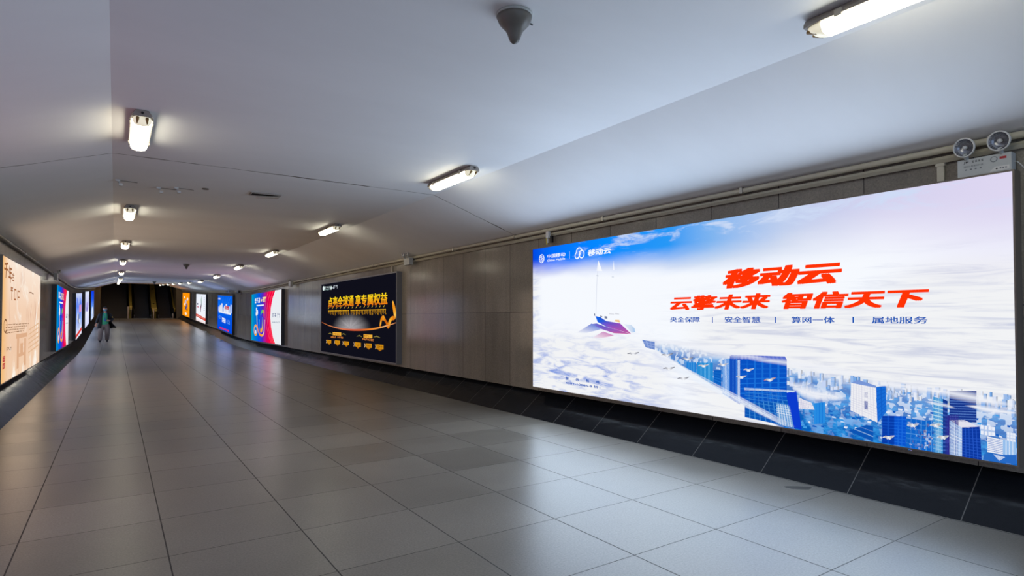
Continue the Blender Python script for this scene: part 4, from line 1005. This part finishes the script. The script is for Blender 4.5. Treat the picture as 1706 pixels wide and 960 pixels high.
post(4.68, 66.5, .50, .05, M['post'], 'short pale post by the right-hand escalator')

# ---------------------------------------------------------------- the walking person
SKIN = simple('skin', (190, 140, 112), .55); HAIR = simple('hair_black', (14, 13, 14), .5); GREEN = simple('green_shirt', (62, 168, 122), .8)
JACKET = simple('black_jacket', (16, 16, 18), .75); TROUSER = simple('taupe_trousers', (122, 112, 106), .85); SHOE = simple('black_shoes', (18, 18, 20), .6); SOLE = simple('pale_sole', (170, 168, 166), .6)
MASK = simple('pale_blue_mask', (120, 196, 224), .7); BLUE = simple('blue_lanyard', (46, 96, 170), .6); GOLD = simple('yellow_patch', (206, 160, 50), .6); EYE = simple('eye_dark', (20, 16, 14), .3)
def skin_mesh(name, V, E, R, sub=1, root=0):
    me = bpy.data.meshes.new(name); me.from_pydata(V, E, []); ob = bpy.data.objects.new(name, me); COL.objects.link(ob)
    ob.modifiers.new('skin', 'SKIN'); sd = me.skin_vertices[0].data
    for i, r in enumerate(R):
        sd[i].radius = r if isinstance(r, tuple) else (r, r); sd[i].use_root = (i == root)
    s = ob.modifiers.new('sub', 'SUBSURF'); s.levels = sub; s.render_levels = sub
    m2 = bpy.data.meshes.new_from_object(ob.evaluated_get(bpy.context.evaluated_depsgraph_get()))
    bpy.data.objects.remove(ob); return m2
def skinned(name, V, E, R, mat, parent, sub=2, root=0):
    me = skin_mesh(name, V, E, R, sub, root); me.name = name; me.materials.clear(); me.materials.append(mat)
    for p in me.polygons: p.use_smooth = True
    return link(bpy.data.objects.new(name, me), parent)
PX, PY = -.48, 37.17
person = empty('person', (PX, PY, zf(PY)), 'walking person in open black jacket, green shirt and face mask by the left wall', 'person')
J = dict(pel=(.02, 0, .98), bel=(.02, -.01, 1.12), che=(.03, -.02, 1.36), nek=(.035, -.02, 1.55), nk2=(.035, -.045, 1.68),
         shl=(-.165, 0, 1.49), ell=(-.27, .08, 1.20), wrl=(-.33, -.05, .97), shr=(.225, 0, 1.49), elr=(.36, .06, 1.21), wrr=(.24, -.22, 1.14),
         hpl=(-.08, 0, .93), knl=(-.15, -.14, .52), anl=(-.17, -.20, .10), tol=(-.18, -.36, .035), hpr=(.12, 0, .93), knr=(.14, -.02, .50), anr=(.13, .20, .13), tor=(.135, .06, .035))
names = list(J); V = [J[k] for k in names]; ix = {k: i for i, k in enumerate(names)}
E = [(ix[a], ix[b]) for a, b in (('pel', 'bel'), ('bel', 'che'), ('che', 'nek'), ('nek', 'nk2'), ('che', 'shl'), ('shl', 'ell'), ('ell', 'wrl'), ('che', 'shr'), ('shr', 'elr'), ('elr', 'wrr'), ('pel', 'hpl'), ('hpl', 'knl'), ('knl', 'anl'), ('anl', 'tol'), ('pel', 'hpr'), ('hpr', 'knr'), ('knr', 'anr'), ('anr', 'tor'))]
RAD = dict(pel=(.15, .11), bel=(.14, .105), che=(.155, .11), nek=(.06, .06), nk2=(.056, .056), shl=.066, ell=.045, wrl=.030, shr=.066, elr=.045, wrr=.030, hpl=.095, knl=.062, anl=.042, tol=.035, hpr=.095, knr=.062, anr=.042, tor=.035)
R = [RAD[k] for k in names]
def hand(w, d, side):
    """palm, four unequal curled fingers and a thumb from the side of the palm; d = direction of the hand"""
    w, d = Vector(w), Vector(d).normalized(); n = Vector((0, -1, .2)).normalized(); s = d.cross(n).normalized() * side
    i0 = len(V); V.append(tuple(w + d * .075)); R.append((.038, .02)); E.append((ix[w_key], i0))
    for k, L_ in enumerate((.070, .080, .074, .058)):
        b = w + d * .085 + s * (.030 - .020 * k); i = len(V)
        V.extend([tuple(b), tuple(b + d * L_ * .5 + n * .006), tuple(b + d * L_ * .85 + n * .026)]); R.extend([.0098, .0090, .0080])
        E.extend([(i0, i), (i, i + 1), (i + 1, i + 2)])
    i = len(V); b = w + d * .04 + s * .040
    V.extend([tuple(b), tuple(b + d * .03 + s * .02 + n * .008), tuple(b + d * .055 + s * .026 + n * .02)]); R.extend([.0125, .0105, .009]); E.extend([(i0, i), (i, i + 1), (i + 1, i + 2)])
w_key = 'wrl'; hand(J['wrl'], (-.18, -.25, -.95), 1)
w_key = 'wrr'; hand(J['wrr'], (-.85, -.45, -.05), 1)
bodym = skin_mesh('body', V, E, R, 1)
bm = bmesh.new(); bm.from_mesh(bodym); bpy.data.meshes.remove(bodym)
HC = Vector((.035, -.055, 1.745))
def ell(c, a, b, d, seg=20):
    r_ = bmesh.ops.create_uvsphere(bm, u_segments=seg, v_segments=seg // 2, radius=1)
    for v in r_['verts']:
        x, y, z = v.co
        v.co = Vector(c) + Vector((a * x * (1 - .18 * max(0, -z)), b * y, d * z))
ell(HC, .080, .098, .118); ell(HC + Vector((0, -.02, -.055)), .060, .072, .060); ell(HC + Vector((0, -.103, -.018)), .013, .018, .026, 10)
for s_ in (-1, 1): ell(HC + Vector((s_ * .082, .010, -.010)), .011, .020, .030, 10)
me = bpy.data.meshes.new('body'); bm.to_mesh(me); bm.free()
tmp = bpy.data.objects.new('body_tmp', me); COL.objects.link(tmp)
rm = tmp.modifiers.new('r', 'REMESH'); rm.mode = 'VOXEL'; rm.voxel_size = .0065
sm = tmp.modifiers.new('s', 'SMOOTH'); sm.factor = .5; sm.iterations = 2
m2 = bpy.data.meshes.new_from_object(tmp.evaluated_get(bpy.context.evaluated_depsgraph_get())); bpy.data.objects.remove(tmp)
m2.name = 'body'; m2.materials.clear(); m2.materials.append(SKIN)
for p in m2.polygons: p.use_smooth = True
link(bpy.data.objects.new('body', m2), person)
# hair: a cap over the crown and back of the head
bm = bmesh.new(); r_ = bmesh.ops.create_uvsphere(bm, u_segments=28, v_segments=18, radius=1)
for v in list(bm.verts):
    x, y, z = v.co; v.co = HC + Vector((.088 * x, .004 + .104 * y, .008 + .122 * z))
dead = [v for v in bm.verts if (v.co.z - HC.z) < .045 + (.0 if v.co.y < HC.y - .02 else -.095 * min(1, (v.co.y - HC.y + .02) / .06))]
bmesh.ops.delete(bm, geom=dead, context='VERTS'); mesh_obj('hair', bm, HAIR, person, True)
# face mask: a curved patch over nose and mouth, with ear loops
bm = bmesh.new(); rows = []
for i in range(7):
    z = .008 - .100 * i / 6; row = []
    for k in range(11):
        a = (k / 10 - .5) * 2.3; bul = .016 * math.cos(a) * math.sin(PI * (i + .6) / 7)
        row.append(bm.verts.new(HC + Vector(((.084 - .020 * (i / 6)) * math.sin(a), -(.108 - .012 * i / 6 + bul) * math.cos(a) , z - .010))))
    rows.append(row)
for a, b in zip(rows, rows[1:]):
    for k in range(10): bm.faces.new((a[k], a[k + 1], b[k + 1], b[k]))
bmesh.ops.solidify(bm, geom=bm.faces[:], thickness=.003)
mk = mesh_obj('face_mask', bm, MASK, person, True)
for s_ in (-1, 1):
    bm = bmesh.new(); tube(bm, [HC + Vector((s_ * .076, -.045, -.002)), HC + Vector((s_ * .090, -.005, .012)), HC + Vector((s_ * .092, .022, -.010)), HC + Vector((s_ * .070, -.045, -.090))], .002, 6); mesh_obj('ear_loop', bm, M['white_plastic'], mk)
for s_ in (-1, 1):
    bm = bmesh.new(); bmesh.ops.create_uvsphere(bm, u_segments=12, v_segments=8, radius=.009)
    for v in bm.verts: v.co = HC + Vector((s_ * .030, -.092, .018)) + Vector((v.co.x * 1.4, v.co.y, v.co.z * .6))
    mesh_obj('eye', bm, EYE, person, True)
    bm = bmesh.new(); tube(bm, [HC + Vector((s_ * .014, -.099, .036)), HC + Vector((s_ * .032, -.096, .042)), HC + Vector((s_ * .050, -.084, .036))], .0035, 6); mesh_obj('eyebrow', bm, HAIR, person)
# clothes
skinned('shirt', [(.02, 0, .84), (.02, -.01, 1.06), (.025, -.015, 1.22), (.03, -.02, 1.38), (.035, -.02, 1.49), (.035, -.025, 1.565)], [(k, k + 1) for k in range(5)], [(.205, .150), (.205, .150), (.20, .148), (.20, .142), (.16, .11), (.075, .075)], GREEN, person)
skinned('trousers', [(.02, 0, .97), (-.085, 0, .86), (-.15, -.13, .54), (-.165, -.17, .20), (-.17, -.20, .07), (.125, 0, .86), (.145, -.02, .52), (.135, .14, .22), (.13, .20, .09), (.02, 0, 1.06)],
        [(0, 1), (1, 2), (2, 3), (3, 4), (0, 5), (5, 6), (6, 7), (7, 8), (0, 9)], [(.185, .15), (.135, .14), (.115, .12), (.098, .105), (.082, .09), (.135, .14), (.112, .12), (.095, .105), (.082, .09), (.18, .145)], TROUSER, person)
for s_, a, t in ((-1, J['anl'], J['tol']), (1, J['anr'], J['tor'])):
    a, t = Vector(a), Vector(t)
    sh = skinned('shoe', [tuple(a + Vector((0, .04, -.03))), tuple(a + Vector((0, -.01, -.035))), tuple(a.lerp(t, .55) + Vector((0, 0, .012))), tuple(t + Vector((0, -.03, .012)))], [(0, 1), (1, 2), (2, 3)], [(.048, .052), (.054, .058), (.055, .046), (.046, .034)], SHOE, person)
    h0, h1 = a + Vector((0, .075, -.09)), t + Vector((0, -.085, -.022))
    bm = bmesh.new(); d_ = (h1 - h0)
    for k in range(8):
        pass
    ring = []
    for k in range(20):
        q = k * 2 * PI / 20; f_ = .5 + .5 * math.cos(q); p = h1.lerp(h0, f_) + Vector((.050 * math.sin(q), 0, 0)); ring.append((bm.verts.new(p), bm.verts.new(p + Vector((0, 0, .020)))))
    for k in range(20):
        n_ = (k + 1) % 20; bm.faces.new((ring[k][0], ring[n_][0], ring[n_][1], ring[k][1]))
    bm.faces.new([r_[0] for r_ in ring]); bm.faces.new([r_[1] for r_ in ring]); mesh_obj('sole', bm, SOLE, sh)
# open jacket: wrapped shell, left tail hanging and right tail blown outwards, with sleeves
bm = bmesh.new(); rows = []
for i, (z, a, b) in enumerate(((1.555, .125, .10), (1.50, .235, .140), (1.38, .245, .17), (1.20, .25, .18), (1.02, .262, .19), (.86, .285, .20), (.74, .30, .21))):
    row = []
    for k in range(25):
        th = math.radians(-62 + 304 * k / 24)       # from the wearer's left front, round the back, to the right front
        fl = max(0.0, (1.20 - z) / .46); kr = max(0.0, 1 - k / 7.0)
        x = .03 + a * math.cos(th) * (1 + .06 * fl); y = b * math.sin(th)
        x += fl * kr * .34; z2 = z + fl * kr * .06; y += fl * kr * .06
        row.append(bm.verts.new((x, y, z2 + .012 * math.sin(k * 1.3) * fl)))
    rows.append(row)
for a, b in zip(rows, rows[1:]):
    for k in range(24): bm.faces.new((a[k], a[k + 1], b[k + 1], b[k]))
bmesh.ops.solidify(bm, geom=bm.faces[:], thickness=.014)
jk = mesh_obj('jacket', bm, JACKET, person, True)
for s_, a, b, c in ((-1, J['shl'], J['ell'], J['wrl']), (1, J['shr'], J['elr'], J['wrr'])):
    a, b, c = Vector(a), Vector(b), Vector(c)
    skinned('sleeve', [tuple(a + Vector((-s_ * .03, 0, .005))), tuple(a + Vector((s_ * .012, 0, -.03))), tuple(b), tuple(b.lerp(c, .5)), tuple(c + (b - c) * .06)], [(0, 1), (1, 2), (2, 3), (3, 4)], [.085, .092, .075, .068, .056], JACKET, jk)
bm = bmesh.new(); lathe(bm, [(.032, 0), (.030, .006)], 16, Matrix.Translation((.352, -.045, 1.33)) @ Matrix.Rotation(math.radians(62), 4, 'X') @ Matrix.Rotation(math.radians(40), 4, 'Y')); mesh_obj('sleeve_patch', bm, GOLD, jk)
bm = bmesh.new(); jcol = [(-.05, -.075, 1.57), (-.03, -.15, 1.42), (.02, -.168, 1.24), (.05, -.17, 1.20), (.06, -.165, 1.28), (.09, -.14, 1.44), (.10, -.06, 1.58)]
tube(bm, jcol, .008, 6); ln = mesh_obj('lanyard', bm, BLUE, person)
bm = bmesh.new(); box(bm, .0, .08, -.182, -.172, 1.11, 1.21, .006); mesh_obj('badge', bm, BLUE, ln)
